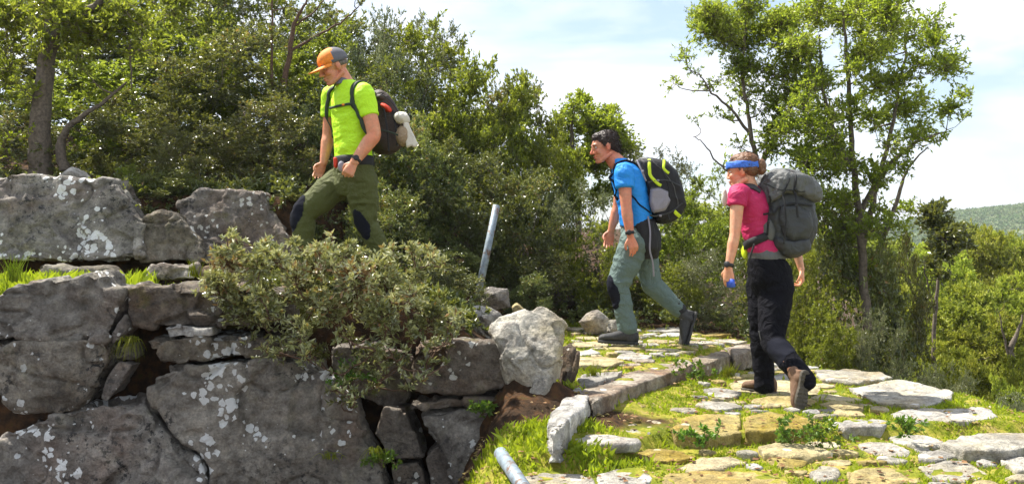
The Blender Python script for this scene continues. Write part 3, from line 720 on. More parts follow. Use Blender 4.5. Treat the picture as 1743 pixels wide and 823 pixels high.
def foliage(C, R, nl, rs, ln, wd, squash=0.8, per=14, tone=None, droop=0.0, updir=0.45):
    """leaf sprays around clump centres C (k,3) of radius R (k,), nl leaves per clump; returns leaf P, D, v and twig segments"""
    PP, DD, VV, TW = [], [], [], []
    for k in range(len(C)):
        nt_ = max(3, int(nl[k] / per))
        d = unit(rs.normal(size=(nt_, 3)) + [0, 0, updir])
        L_ = R[k] * rs.uniform(0.45, 1.12, nt_)
        st = C[k] + d * (L_ * 0.12)[:, None] + rs.normal(size=(nt_, 3)) * R[k] * 0.16
        en = C[k] + d * L_[:, None] * [1, 1, squash]; en[:, 2] -= droop * L_
        u = rs.power(1.6, (nt_, per))
        base = st[:, None] + (en - st)[:, None] * u[..., None]
        td = unit(en - st)
        ld = unit(td[:, None] * 0.7 + rs.normal(size=(nt_, per, 3)) * 0.62 + [0, 0, 0.12])
        PP.append(base.reshape(-1, 3)); DD.append(ld.reshape(-1, 3))
        tv = rs.normal(0, 0.10, nt_)[:, None]
        v0 = (0.45 if tone is None else tone[k]) + rs.normal(0, 0.07)
        VV.append((v0 + tv + rs.normal(0, 0.20, (nt_, per))).ravel())
        TW.append((st, en))
    return np.concatenate(PP), np.concatenate(DD), np.concatenate(VV), TW
def twig_mesh(TW, r=0.0035, frac=1.0, rs=None):
    st = np.concatenate([a for a, b2 in TW]); en = np.concatenate([b2 for a, b2 in TW])
    if frac < 1:
        k = rs.rand(len(st)) < frac; st, en = st[k], en[k]
    d = unit(en - st); s = unit(np.cross(d, np.array([0.2, 0.9, 0.3]))); q = np.cross(d, s)
    V = np.concatenate([np.stack([st + s * r, st - s * r * .5 + q * r, st - s * r * .5 - q * r], 1), np.stack([en + s * r * .4, en + q * r * .4, en - q * r * .4], 1)], 1).reshape(-1, 3)
    b_ = np.arange(len(st))[:, None] * 6
    Fc = np.concatenate([b_ + [0, 1, 4, 3], b_ + [1, 2, 5, 4], b_ + [2, 0, 3, 5]], 0)
    return V, Fc
def join(parts):
    V, Fc, b = [], [], 0
    for v, f in parts: V.append(v); Fc.append(f + b); b += len(v)
    return np.concatenate(V), np.concatenate(Fc)
def skeleton(base, C, rs, r0=0.05, rmin=0.006, trunk=None):
    """branches that grow from base (or along given trunk polylines) out to every clump centre"""
    nodes_ = []; segs = []
    if trunk:
        for P, R in trunk:
            segs.append((P, R))
            for i in range(len(P) - 1):
                for q in np.linspace(0, 1, 4, endpoint=False): nodes_.append((P[i] * (1 - q) + P[i + 1] * q, R[i] * (1 - q) + R[i + 1] * q))
            nodes_.append((P[-1], R[-1]))
    else: nodes_.append((np.array(base, float), r0))
    order = np.argsort(np.linalg.norm(C - np.array(base), axis=1))
    for k in order:
        NP = np.array([p for p, r in nodes_]); c = C[k]
        cost = np.linalg.norm(NP - c, axis=1) + 0.9 * np.maximum(0, NP[:, 2] - c[2] + 0.05)
        j = int(np.argmin(cost)); p0, rr = nodes_[j]
        d = c - p0; L_ = np.linalg.norm(d)
        if L_ < 1e-3: continue
        n = 6; tt = np.linspace(0, 1, n)[:, None]
        side = rs.normal(size=3) * L_ * 0.10; side[2] = abs(side[2]) * 0.3 - 0.10 * L_
        P = p0 + d * tt + side * np.sin(tt * np.pi) + rs.normal(size=(n, 3)) * L_ * 0.018 * (tt > 0)
        ra_ = max(rmin, min(rr * 0.75, 0.03 * L_ + rmin)); R = ra_ * (1 - tt[:, 0]) + rmin * 0.6 * tt[:, 0]
        segs.append((P, R))
        for i in range(1, n): nodes_.append((P[i], R[i]))
    return segs
def plant(name, base, C, R, nl, seed, leaf, ln, wd, label, cat, group=None, bark='bark', tone=None, trunk=None, twr=0.003, per=14, squash=0.85, droop=0, twfrac=1.0, r0=0.05, rmin=0.006, updir=0.45):
    rs = np.random.RandomState(seed); C = np.asarray(C, float)
    P, Dd, v, TW = foliage(C, R, nl, rs, ln, wd, squash, per, tone, droop, updir)
    root = empty(name, Vector(base), label, cat, group)
    segs = skeleton(base, C, rs, r0, rmin, trunk)
    tv, tf = tubes(segs)
    V2, F2 = twig_mesh(TW, twr, twfrac, rs)
    link('trunk', mesh_np('trunk', *join([(tv, tf), (V2, F2)])), M[bark], root, Vector(base))
    link('crown', leaves_obj('crown', P, Dd, ln, wd, rs, v), M[leaf], root, Vector(base))
    return root
def copy_plant(root, loc, sc, rz, label, group=None, mat=None):
    r = root.copy(); COL.objects.link(r); r.location = loc; r.scale = sc; r.rotation_euler = (0, 0, rz)
    r['label'] = label
    if group: r['group'] = group
    for ch in root.children:
        c_ = ch.copy(); COL.objects.link(c_); c_.parent = r
        if mat and ch.name.startswith('crown'):
            c_.material_slots[0].link = 'OBJECT'; c_.material_slots[0].material = M[mat]
    return r

# the bush growing out of the wall, in front of the man in yellow
rs = np.random.RandomState(5)
blobs = [(400,430,.13),(440,450,.15),(392,480,.14),(430,495,.15),(470,425,.11),(490,465,.15),(540,440,.14),(520,490,.16),(575,432,.12),(600,465,.15),(640,440,.13),
         (600,500,.15),(660,478,.15),(700,450,.12),(690,500,.14),(560,520,.14),(640,530,.14),(730,520,.13),(470,530,.14),(420,530,.12),(765,540,.11),(740,570,.11),(700,555,.12),(505,545,.13),
         (450,408,.07),(545,414,.07),(620,414,.08),(712,424,.07),(665,420,.06),(405,398,.06),(785,530,.07),(590,560,.13),(435,572,.10),(380,412,.06),(510,408,.05),(585,404,.05),(740,440,.06),
         (540,590,.12),(640,590,.12),(690,600,.11),(590,620,.12),(480,585,.10),(740,610,.09),(650,640,.10),(560,650,.09),(610,670,.08),(700,640,.07),(520,560,.13),(660,560,.13),(775,560,.09)]
C, R, nl, tone = [], [], [], []
for px, py, r in blobs:
    for q in range(3):
        p = W(px + rs.uniform(-20, 20), py + 12 + rs.uniform(-13, 13), 4.98 + rs.uniform(-0.22, 0.25)); C.append(p); R.append(r * rs.uniform(.5, .95))
        nl.append(int(330 * (R[-1] / .10) ** 2 * (1 if py < 500 else 0.6 if py < 545 else 0.26))); tone.append((0.62 if py < 530 else .42) + rs.normal(0, .10))  # lower clumps get darker leaves: the bush's own shade put into colour
base = W(588, 640, 5.16)
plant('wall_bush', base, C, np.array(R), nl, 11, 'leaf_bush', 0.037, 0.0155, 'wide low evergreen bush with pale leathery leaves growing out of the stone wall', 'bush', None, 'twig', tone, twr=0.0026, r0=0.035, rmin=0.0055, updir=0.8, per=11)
# loose shoots hanging below it
C = [W(*q) for q in [(600,640,5.0),(560,600,5.0),(620,600,5.0),(655,620,5.0),(640,660,5.02),(580,690,5.0),(530,600,5.02),(690,610,4.98)]]
plant('wall_shrub', W(600, 700, 5.1), C, np.array([.09,.10,.09,.09,.08,.08,.08,.07]), [70,90,80,60,50,40,50,30], 13, 'leaf_dark', 0.032, 0.013, 'thin shaded shrub hanging in the wall gap below the wide bush', 'shrub', None, 'twig', twr=0.002, r0=0.02, rmin=0.003)

# shrub prototypes for the thicket: crown about 1 m radius, full to the ground
def proto(seed, leaf, ln, wd, label, n=60, leaves=19000, rx=0.95, rz=1.15, loc=(0, 0, 0), name='shrub', bark='bark', cat='shrub', r_=0.33, open_=0.0):
    rs = np.random.RandomState(seed); C = []
    while len(C) < n:
        d = unit(rs.normal(size=3)); q = d * rs.uniform(0.35, 1.0) ** 0.6
        c = np.array([q[0] * rx, q[1] * rx, rz + q[2] * rz * 0.95])
        if c[2] < 0.05: continue
        C.append(c)
    C = np.array(C); R = rs.uniform(0.6, 1.3, n) * r_
    nl = (leaves * R ** 2 / (R ** 2).sum()).astype(int)
    tone = 0.30 + 0.20 * C[:, 2] / (2 * rz) + rs.normal(0, 0.10, n)  # leaf colour lightens with height, painting sunlit crown tops
    r = plant(name, (0, 0, 0), C, R, nl, seed, leaf, ln, wd, label, cat, 'shrubs of the thicket behind the path', bark, tone, twr=0.003, twfrac=0.5, r0=0.05, per=14)
    r.location = loc
    return r
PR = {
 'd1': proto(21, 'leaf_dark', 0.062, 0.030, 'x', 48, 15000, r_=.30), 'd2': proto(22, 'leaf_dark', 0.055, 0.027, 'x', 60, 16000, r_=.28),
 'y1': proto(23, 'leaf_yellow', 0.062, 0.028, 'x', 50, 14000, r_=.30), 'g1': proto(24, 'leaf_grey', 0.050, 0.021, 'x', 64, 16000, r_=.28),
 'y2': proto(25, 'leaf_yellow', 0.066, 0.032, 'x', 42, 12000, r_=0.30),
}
used = set()
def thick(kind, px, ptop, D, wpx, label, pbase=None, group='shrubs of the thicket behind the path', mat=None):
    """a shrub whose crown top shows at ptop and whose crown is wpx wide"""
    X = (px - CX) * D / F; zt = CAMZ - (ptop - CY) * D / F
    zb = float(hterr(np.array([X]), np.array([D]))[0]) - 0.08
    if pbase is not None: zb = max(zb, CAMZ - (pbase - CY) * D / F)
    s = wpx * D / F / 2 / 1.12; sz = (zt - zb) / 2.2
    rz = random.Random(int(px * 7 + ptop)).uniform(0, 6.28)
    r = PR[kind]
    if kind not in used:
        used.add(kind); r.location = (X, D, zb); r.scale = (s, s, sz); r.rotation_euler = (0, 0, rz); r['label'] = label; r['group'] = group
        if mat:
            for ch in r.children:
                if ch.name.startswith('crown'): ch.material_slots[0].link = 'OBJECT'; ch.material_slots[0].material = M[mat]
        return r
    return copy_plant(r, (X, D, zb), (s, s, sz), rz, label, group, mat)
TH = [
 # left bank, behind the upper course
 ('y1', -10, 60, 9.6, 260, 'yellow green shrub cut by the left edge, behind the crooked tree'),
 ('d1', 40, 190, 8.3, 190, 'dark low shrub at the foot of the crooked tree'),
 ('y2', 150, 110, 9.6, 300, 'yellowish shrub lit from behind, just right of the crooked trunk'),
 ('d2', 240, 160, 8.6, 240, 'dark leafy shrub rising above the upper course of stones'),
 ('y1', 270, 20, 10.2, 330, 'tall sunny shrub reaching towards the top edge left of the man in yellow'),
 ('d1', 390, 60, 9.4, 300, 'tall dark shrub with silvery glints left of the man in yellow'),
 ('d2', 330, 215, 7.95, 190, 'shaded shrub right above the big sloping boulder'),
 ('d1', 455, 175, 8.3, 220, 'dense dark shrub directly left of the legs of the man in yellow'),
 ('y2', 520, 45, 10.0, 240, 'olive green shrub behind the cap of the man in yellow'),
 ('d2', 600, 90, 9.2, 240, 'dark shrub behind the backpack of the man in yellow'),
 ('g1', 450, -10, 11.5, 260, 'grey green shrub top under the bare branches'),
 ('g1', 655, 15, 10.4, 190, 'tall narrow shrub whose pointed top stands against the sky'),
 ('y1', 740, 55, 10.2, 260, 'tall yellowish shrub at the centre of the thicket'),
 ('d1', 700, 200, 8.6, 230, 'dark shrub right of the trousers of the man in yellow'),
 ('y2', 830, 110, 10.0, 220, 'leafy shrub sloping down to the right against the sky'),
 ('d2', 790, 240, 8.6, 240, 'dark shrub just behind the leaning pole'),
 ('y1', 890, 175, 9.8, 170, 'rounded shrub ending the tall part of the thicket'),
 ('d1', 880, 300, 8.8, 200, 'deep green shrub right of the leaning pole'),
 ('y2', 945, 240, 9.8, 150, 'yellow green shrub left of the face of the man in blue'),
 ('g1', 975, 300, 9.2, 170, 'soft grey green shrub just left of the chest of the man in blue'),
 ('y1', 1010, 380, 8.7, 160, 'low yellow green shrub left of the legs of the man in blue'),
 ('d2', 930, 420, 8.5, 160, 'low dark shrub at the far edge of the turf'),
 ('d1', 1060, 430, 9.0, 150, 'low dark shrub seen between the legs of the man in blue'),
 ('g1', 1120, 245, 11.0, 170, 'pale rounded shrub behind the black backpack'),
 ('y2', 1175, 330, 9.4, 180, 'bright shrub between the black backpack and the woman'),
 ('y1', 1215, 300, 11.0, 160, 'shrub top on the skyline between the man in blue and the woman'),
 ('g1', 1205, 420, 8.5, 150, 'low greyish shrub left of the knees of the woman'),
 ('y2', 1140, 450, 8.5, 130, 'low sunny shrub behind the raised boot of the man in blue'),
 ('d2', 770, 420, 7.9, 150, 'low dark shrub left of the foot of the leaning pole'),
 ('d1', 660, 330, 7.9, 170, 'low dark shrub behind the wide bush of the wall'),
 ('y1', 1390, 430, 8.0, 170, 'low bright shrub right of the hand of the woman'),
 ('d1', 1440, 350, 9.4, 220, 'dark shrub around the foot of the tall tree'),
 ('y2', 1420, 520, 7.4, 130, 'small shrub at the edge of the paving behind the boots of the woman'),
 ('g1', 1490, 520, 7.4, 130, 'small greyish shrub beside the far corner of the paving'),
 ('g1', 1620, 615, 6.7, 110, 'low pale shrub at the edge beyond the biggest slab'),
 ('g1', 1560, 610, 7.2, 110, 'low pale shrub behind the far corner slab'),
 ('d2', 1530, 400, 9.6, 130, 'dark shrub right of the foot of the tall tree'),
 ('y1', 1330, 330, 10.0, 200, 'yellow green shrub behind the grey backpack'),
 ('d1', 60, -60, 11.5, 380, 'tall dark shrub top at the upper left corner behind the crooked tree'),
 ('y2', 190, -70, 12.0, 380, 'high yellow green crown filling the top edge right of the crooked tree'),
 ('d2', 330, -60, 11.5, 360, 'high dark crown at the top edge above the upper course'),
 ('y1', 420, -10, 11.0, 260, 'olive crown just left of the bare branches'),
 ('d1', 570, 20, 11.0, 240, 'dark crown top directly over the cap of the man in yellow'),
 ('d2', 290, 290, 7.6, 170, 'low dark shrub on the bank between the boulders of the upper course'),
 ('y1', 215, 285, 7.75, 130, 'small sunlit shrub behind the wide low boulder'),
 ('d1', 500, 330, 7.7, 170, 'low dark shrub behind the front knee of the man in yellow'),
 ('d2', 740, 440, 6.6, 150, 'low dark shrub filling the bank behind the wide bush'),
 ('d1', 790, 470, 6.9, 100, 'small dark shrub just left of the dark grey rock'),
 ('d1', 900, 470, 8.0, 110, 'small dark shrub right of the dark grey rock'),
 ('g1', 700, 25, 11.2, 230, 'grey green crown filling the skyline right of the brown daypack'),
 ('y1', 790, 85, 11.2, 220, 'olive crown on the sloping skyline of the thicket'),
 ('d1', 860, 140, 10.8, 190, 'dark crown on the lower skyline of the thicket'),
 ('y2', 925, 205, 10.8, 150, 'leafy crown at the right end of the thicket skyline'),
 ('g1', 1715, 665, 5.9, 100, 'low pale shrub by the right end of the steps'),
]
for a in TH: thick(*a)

def px_tree(name, label, cat, trunks, clumps, D, leaf, ln, wd, seed, dens=1.0, bark='bark', spread=0.45, group=None, twr=0.003, per=10, twfrac=1.0, rmin=0.006, tone0=0.5):
    """trunks: list of [(px,py,radius,dD)...]; clumps: (px,py,radius px,density,tone)"""
    rs = np.random.RandomState(seed); T = []
    for tr in trunks:
        P = np.array([W(a[0], a[1], D + (a[3] if len(a) > 3 else 0)) for a in tr]); R = np.array([a[2] for a in tr])
        # refine
        n = len(P); tt = np.linspace(0, n - 1, (n - 1) * 5 + 1)
        P2_ = np.stack([np.interp(tt, np.arange(n), P[:, k]) for k in range(3)], 1)
        for _ in range(3): P2_[1:-1] = (P2_[:-2] + 2 * P2_[1:-1] + P2_[2:]) / 4
        P2_[1:-1] += rs.normal(size=P2_[1:-1].shape) * 0.006
        T.append((P2_, np.interp(tt, np.arange(n), R)))
    C, R, nl, tone = [], [], [], []
    for px, py, rp, de, tn in clumps:
        r = rp * D / F; k = max(1, int(round(3.2 * (rp / 45) ** 1.3)))
        for q in range(k):
            o = rs.normal(size=3) * r * 0.5
            C.append(np.array(W(px, py, D + rs.uniform(-spread, spread))) + [o[0], 0, o[2]]); R.append(r * rs.uniform(0.65, 1.0) if k > 1 else r * 0.8)
            nl.append(max(20, int(dens * de * 1500 * R[-1] ** 2 / 0.04 / 3.4))); tone.append(tn + rs.normal(0, 0.08))
    b0 = T[0][0][0]
    return plant(name, b0, C, np.array(R), nl, seed, leaf, ln, wd, label, cat, group, bark, tone, trunk=T, twr=twr, per=per, twfrac=twfrac, rmin=rmin)
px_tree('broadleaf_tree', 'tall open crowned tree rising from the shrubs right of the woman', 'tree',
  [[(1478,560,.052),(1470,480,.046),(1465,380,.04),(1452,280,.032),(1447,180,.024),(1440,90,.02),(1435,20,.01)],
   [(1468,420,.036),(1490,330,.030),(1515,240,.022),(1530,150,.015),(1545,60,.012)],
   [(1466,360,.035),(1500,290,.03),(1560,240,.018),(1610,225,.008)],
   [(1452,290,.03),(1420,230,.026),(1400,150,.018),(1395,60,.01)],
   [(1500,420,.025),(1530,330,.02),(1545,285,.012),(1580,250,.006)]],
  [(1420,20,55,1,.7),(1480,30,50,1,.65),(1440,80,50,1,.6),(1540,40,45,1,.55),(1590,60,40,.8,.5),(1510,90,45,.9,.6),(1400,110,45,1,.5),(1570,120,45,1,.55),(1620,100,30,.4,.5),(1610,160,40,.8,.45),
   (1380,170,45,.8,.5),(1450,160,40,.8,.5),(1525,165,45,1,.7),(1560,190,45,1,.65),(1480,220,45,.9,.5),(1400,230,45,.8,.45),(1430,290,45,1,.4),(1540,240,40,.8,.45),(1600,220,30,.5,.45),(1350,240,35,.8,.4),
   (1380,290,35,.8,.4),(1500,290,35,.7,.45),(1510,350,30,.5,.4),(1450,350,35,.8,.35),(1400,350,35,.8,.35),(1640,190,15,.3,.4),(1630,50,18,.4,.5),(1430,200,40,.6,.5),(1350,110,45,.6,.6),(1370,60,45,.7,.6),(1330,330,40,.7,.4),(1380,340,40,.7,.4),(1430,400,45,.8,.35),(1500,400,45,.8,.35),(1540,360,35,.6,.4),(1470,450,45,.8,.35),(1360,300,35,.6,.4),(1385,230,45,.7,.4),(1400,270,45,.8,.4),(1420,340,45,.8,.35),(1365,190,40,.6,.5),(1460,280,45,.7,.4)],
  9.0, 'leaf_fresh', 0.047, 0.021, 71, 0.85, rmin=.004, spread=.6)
px_tree('young_tree', 'thin leaning tree with sparse light foliage behind the head of the woman', 'tree',
  [[(1320,520,.045),(1312,400,.038),(1295,290,.03),(1280,240,.026),(1272,180,.02),(1262,120,.02),(1270,50,.012)],
   [(1296,280,.032),(1318,235,.028),(1345,185,.022),(1372,130,.016),(1390,70,.01)],
   [(1280,235,.02),(1245,185,.014),(1205,150,.010),(1190,125,.006)],
   [(1240,292,.012),(1215,270,.009),(1195,240,.006),(1180,232,.004)]],
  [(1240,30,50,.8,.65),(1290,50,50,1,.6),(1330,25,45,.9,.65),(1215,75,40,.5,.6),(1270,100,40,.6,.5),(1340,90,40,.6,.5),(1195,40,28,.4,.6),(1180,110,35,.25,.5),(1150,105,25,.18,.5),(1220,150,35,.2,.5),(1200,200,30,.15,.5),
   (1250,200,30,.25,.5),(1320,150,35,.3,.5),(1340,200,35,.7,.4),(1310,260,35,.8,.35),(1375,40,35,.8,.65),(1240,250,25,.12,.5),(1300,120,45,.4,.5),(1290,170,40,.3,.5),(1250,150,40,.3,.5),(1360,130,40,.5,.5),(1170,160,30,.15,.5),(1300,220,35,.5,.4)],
  9.3, 'leaf_fresh', 0.042, 0.018, 72, 1.7, spread=0.35, rmin=.005)
px_tree('crooked_tree', 'old crooked tree leaning over the upper stones at the left edge', 'tree',
  [[(68,300,.11),(66,240,.10),(70,170,.085),(80,90,.075),(98,45,.07),(130,28,.055),(165,10,.04),(190,-25,.025)],
   [(84,70,.06),(85,30,.05),(105,-20,.03)],
   [(120,32,.03),(180,44,.022),(220,60,.016),(222,100,.010),(224,150,.006)],
   [(110,290,.05),(100,250,.045),(115,215,.03),(160,185,.02),(215,140,.010)]],
  [(30,20,55,1,.5),(90,5,50,1,.55),(150,25,50,1,.55),(200,10,45,1,.5),(250,30,40,.8,.5),(20,90,45,.7,.45),(140,90,40,.5,.5),(230,70,35,.6,.5),(10,160,40,.5,.45),(180,70,30,.6,.5),(300,20,45,.8,.5)],
  8.1, 'leaf_yellow', 0.052, 0.024, 73, 0.9, spread=0.3)
px_tree('bare_branched_tree', 'small tree with dark bare twigs against the sky above the man in yellow', 'tree',
  [[(470,330,.04),(478,200,.035),(490,100,.03),(500,40,.022),(520,5,.012),(535,-20,.006)],
   [(490,90,.018),(540,60,.013),(580,40,.010),(610,12,.006)],
   [(463,190,.02),(462,60,.012),(464,-10,.008)],
   [(500,45,.014),(530,25,.009),(555,-5,.005)]],
  [(505,10,28,.15,.4),(560,30,25,.12,.4),(600,15,22,.15,.4),(540,55,22,.2,.4),(465,20,25,.3,.4),(620,5,18,.2,.4)],
  9.2, 'leaf_dark', 0.045, 0.02, 74, 0.7, 'twig', 0.2)
px_tree('skyline_tree', 'small loose tree standing on the skyline above the man in blue', 'tree',
  [[(985,420,.05),(982,330,.045),(975,260,.035),(972,210,.02),(978,170,.010)],
   [(980,300,.03),(1000,240,.022),(1015,200,.012)]],
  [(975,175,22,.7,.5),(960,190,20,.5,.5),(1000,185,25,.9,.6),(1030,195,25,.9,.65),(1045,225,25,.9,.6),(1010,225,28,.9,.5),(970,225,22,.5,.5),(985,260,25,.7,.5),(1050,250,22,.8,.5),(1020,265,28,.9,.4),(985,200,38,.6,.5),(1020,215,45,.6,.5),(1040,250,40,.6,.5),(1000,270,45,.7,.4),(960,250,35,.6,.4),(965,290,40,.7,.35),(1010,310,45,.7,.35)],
  12.5, 'leaf_fresh', 0.06, 0.028, 75, 1.2, spread=0.3, twr=0.004)
px_tree('pale_sapling', 'slender bare stemmed sapling at the far edge of the paving', 'tree',
  [[(1590,690,.03),(1588,600,.028),(1592,520,.024),(1600,450,.018),(1612,400,.012)],
   [(1592,530,.014),(1575,470,.010),(1572,440,.006)]],
  [(1600,395,38,.9,.3),(1630,400,28,.7,.3),(1580,440,32,.8,.3),(1615,445,28,.7,.3),(1640,420,20,.5,.35)],
  11.0, 'leaf_dark', 0.07, 0.035, 76, 1.0, spread=0.3)
px_tree('dead_tree', 'bare pale trunk in the shade near the right edge', 'tree',
  [[(1722,690,.05),(1724,620,.045),(1720,590,.035),(1735,560,.02),(1742,530,.012)],
   [(1722,620,.02),(1708,570,.012),(1700,530,.006)]],
  [(1735,520,22,.3,.4),(1700,520,18,.3,.4)], 11.0, 'leaf_far', 0.07, 0.035, 77, 1.0, spread=0.2)

# valley trees: broad crowns seen from a little above
def vproto(seed, leaf):
    rs = np.random.RandomState(seed); C = []; n = 46
    while len(C) < n:
        d = unit(rs.normal(size=3)); q = d * rs.uniform(0.55, 1.0) * (1 + 0.25 * math.sin(d[0] * 5 + seed) * math.cos(d[2] * 4))
        C.append([q[0] * 1.6, q[1] * 1.6, 3.1 + q[2] * 1.45])
    C = np.array(C); R = rs.uniform(0.32, 0.62, n)
    nl = (15000 * R ** 2 / (R ** 2).sum()).astype(int)
    tone = 0.42 + 0.12 * (C[:, 2] - 1.6) / 3 + rs.normal(0, 0.12, n)  # higher clumps paler: sunlit tops put into the leaf colour
    T = [(np.array([[0, 0, 0], [0.05, 0, 1.0], [-.05, .05, 2.0], [0, 0, 3.0]]), np.array([.16, .13, .10, .05]))]
    return plant('valley_tree', (0, 0, 0), C, R, nl, seed, leaf, 0.13, 0.07, 'x', 'tree', 'trees of the wooded valley', 'bark', tone, trunk=T, twr=0.006, twfrac=0.4, rmin=0.015)
VP = [vproto(81, 'leaf_far'), vproto(82, 'leaf_far')]
VT = [ # px, top py, D, width px, label
 (1600,395,17,200,'bright rounded tree left of centre in the valley'), (1680,385,19,190,'yellow green tree with its top on the valley skyline'),
 (1740,375,23,170,'tree with its crown cut by the right edge under the hill'), (1570,420,24,130,'tree seen just right of the tall open tree'),
 (1735,440,14,210,'big tree at the right edge below the skyline trees'), (1640,470,13,210,'broad sunlit tree in the middle of the valley'),
 (1550,470,15,160,'tree behind the slender sapling'), (1700,520,11.5,190,'shaded tree behind the bare pale trunk'),
 (1600,560,11,160,'dark tree behind the low shrubs of the paving edge'), (1530,500,12,140,'tree in the shade of the tall open tree'),
 (1760,560,10.5,140,'dark tree at the right edge beside the steps'), (1650,600,9.5,130,'low crown just beyond the biggest slab'),
 (1600,382,32,110,'small distant tree touching the foot of the hill at its left'), (1650,374,36,110,'small distant tree in the middle of the foot of the hill'),
 (1700,368,40,110,'small distant tree under the highest part of the hill'), (1540,395,34,90,'distant tree peeking out beside the tall tree'),
 (1750,365,44,110,'farthest tree of the valley at the right edge'), (1480,400,28,150,'valley tree seen through the stems of the tall tree'),
 (1380,390,26,170,'valley tree behind the grey backpack'), (1270,345,24,150,'valley tree seen behind the neck of the woman'),
 (1200,330,26,160,'valley tree on the skyline between the two backpacks'), (1110,290,22,160,'tree top just over the black backpack'),
 (1720,620,9.0,120,'low crown under the dead tree by the steps'),
]
for i, (px, ptop, D, wpx, lb) in enumerate(VT):
    X = (px - CX) * D / F; zt = CAMZ - (ptop - CY) * D / F; zb = float(hterr(np.array([X]), np.array([float(D)]))[0]) - 0.2
    s = wpx * D / F / 2 / 1.95; sz = max(0.3, (zt - zb) / 4.95)
    rz = random.Random(i).uniform(0, 6.28)
    if i < 2: r = VP[i]; r.location = (X, D, zb); r.scale = (s, s, sz); r.rotation_euler = (0, 0, rz); r['label'] = lb
    else: copy_plant(VP[i % 2], (X, D, zb), (s, s, sz), rz, lb, 'trees of the wooded valley')

# far wooded hill
hx = np.linspace(-500, 900, 150); hy = np.linspace(0, 1, 50)
HX, HY = np.meshgrid(hx, hy)
prof = np.interp(HX, [-500, 100, 150, 172, 194, 212, 247, 300, 900], [-3, -3, 2, 7, 11.5, 15, 18.5, 22, 26]) + 0 * HX
Yh = 300 + HY * 160
Zh = -9 + (prof + 9) * np.sin(np.clip(HY * 1.25, 0, 1) * np.pi / 2) + 0.6 * fbm(np.stack([HX.ravel(), HY.ravel() * 160, 0 * HX.ravel()], 1), 0.05, 4, 3).reshape(HX.shape)
idx = np.arange(HX.size).reshape(HX.shape)
hm = mesh_np('hill', np.stack([HX.ravel(), Yh.ravel(), Zh.ravel()], 1), np.stack([idx[:-1, :-1], idx[:-1, 1:], idx[1:, 1:], idx[1:, :-1]], -1).reshape(-1, 4))
mh, t, b = nodes('hill_scrub'); geo = t.nodes.new('ShaderNodeNewGeometry')
n1 = nadd(t, 'ShaderNodeTexNoise', Scale=0.09, Detail=8.0, Roughness=0.7); t.links.new(geo.outputs['Position'], n1.inputs['Vector'])
r1 = ramp(t, n1.outputs['Fac'], [(0.35, (0.06, 0.09, 0.03)), (0.5, (0.12, 0.15, 0.05)), (0.66, (0.26, 0.25, 0.14))])
t.links.new(r1.outputs[0], b.inputs['Base Color']); b.inputs['Roughness'].default_value = 1
link('hill', hm, mh, kind='structure')
rs = np.random.RandomState(9); k = 7000
fx = rs.uniform(90, 330, k); fy = rs.uniform(0.05, 0.85, k)
prof_ = np.interp(fx, [-500, 100, 150, 172, 194, 212, 247, 300, 900], [-3, -3, 2, 7, 11.5, 15, 18.5, 22, 26])
fz = -9 + (prof_ + 9) * np.sin(np.clip(fy * 1.25, 0, 1) * np.pi / 2)
C = np.stack([fx, 300 + fy * 160, fz + 0.5], 1); per = 22
P = (C[:, None] + unit(rs.normal(size=(k, per, 3))) * rs.uniform(0.5, 1.5, (k, 1, 1)) * [1, 1, .8]).reshape(-1, 3)
link('forest', leaves_obj('forest', P, rs.normal(size=P.shape), 0.9, 0.7, rs, np.repeat(rs.uniform(0.1, 0.9, k), per)), M['leaf_hill'], kind='stuff', label='wooded cover on the far hill', category='forest')

# undergrowth along the foot of the thicket and the bank
rs = np.random.RandomState(31); k = 420
gx = rs.uniform(-4.6, 3.4, k); gy = rs.uniform(7.6, 9.6, k)
ok = (gy > 8.25 - 0.15 * gx) | (gx < -1.6); gx, gy = gx[ok], gy[ok]; gz = hterr(gx, gy)
C = np.stack([gx, gy, gz + 0.08], 1)
k = 150; g2x = rs.uniform(-1.7, -0.25, k); g2y = rs.uniform(5.62, 6.5, k); C2 = np.stack([g2x, g2y, hterr(g2x, g2y) + .05], 1)
k = 90; g3x = rs.uniform(-4.2, -1.5, k); g3y = rs.uniform(7.35, 7.8, k); C3 = np.stack([g3x, g3y, hterr(g3x, g3y) + .05], 1)
C = np.concatenate([C, C2, C3]); R_ = np.concatenate([rs.uniform(0.12, 0.28, len(gx)), rs.uniform(.08, .16, 150), rs.uniform(.10, .20, 90)])
P, Dd, v, TW = foliage(C, R_, [110] * len(C), rs, 0.04, 0.02)
link('undergrowth', leaves_obj('undergrowth', P, Dd, 0.042, 0.02, rs, v - .1), M['leaf_dark'], kind='stuff', label='low dark undergrowth at the foot of the thicket', category='undergrowth')

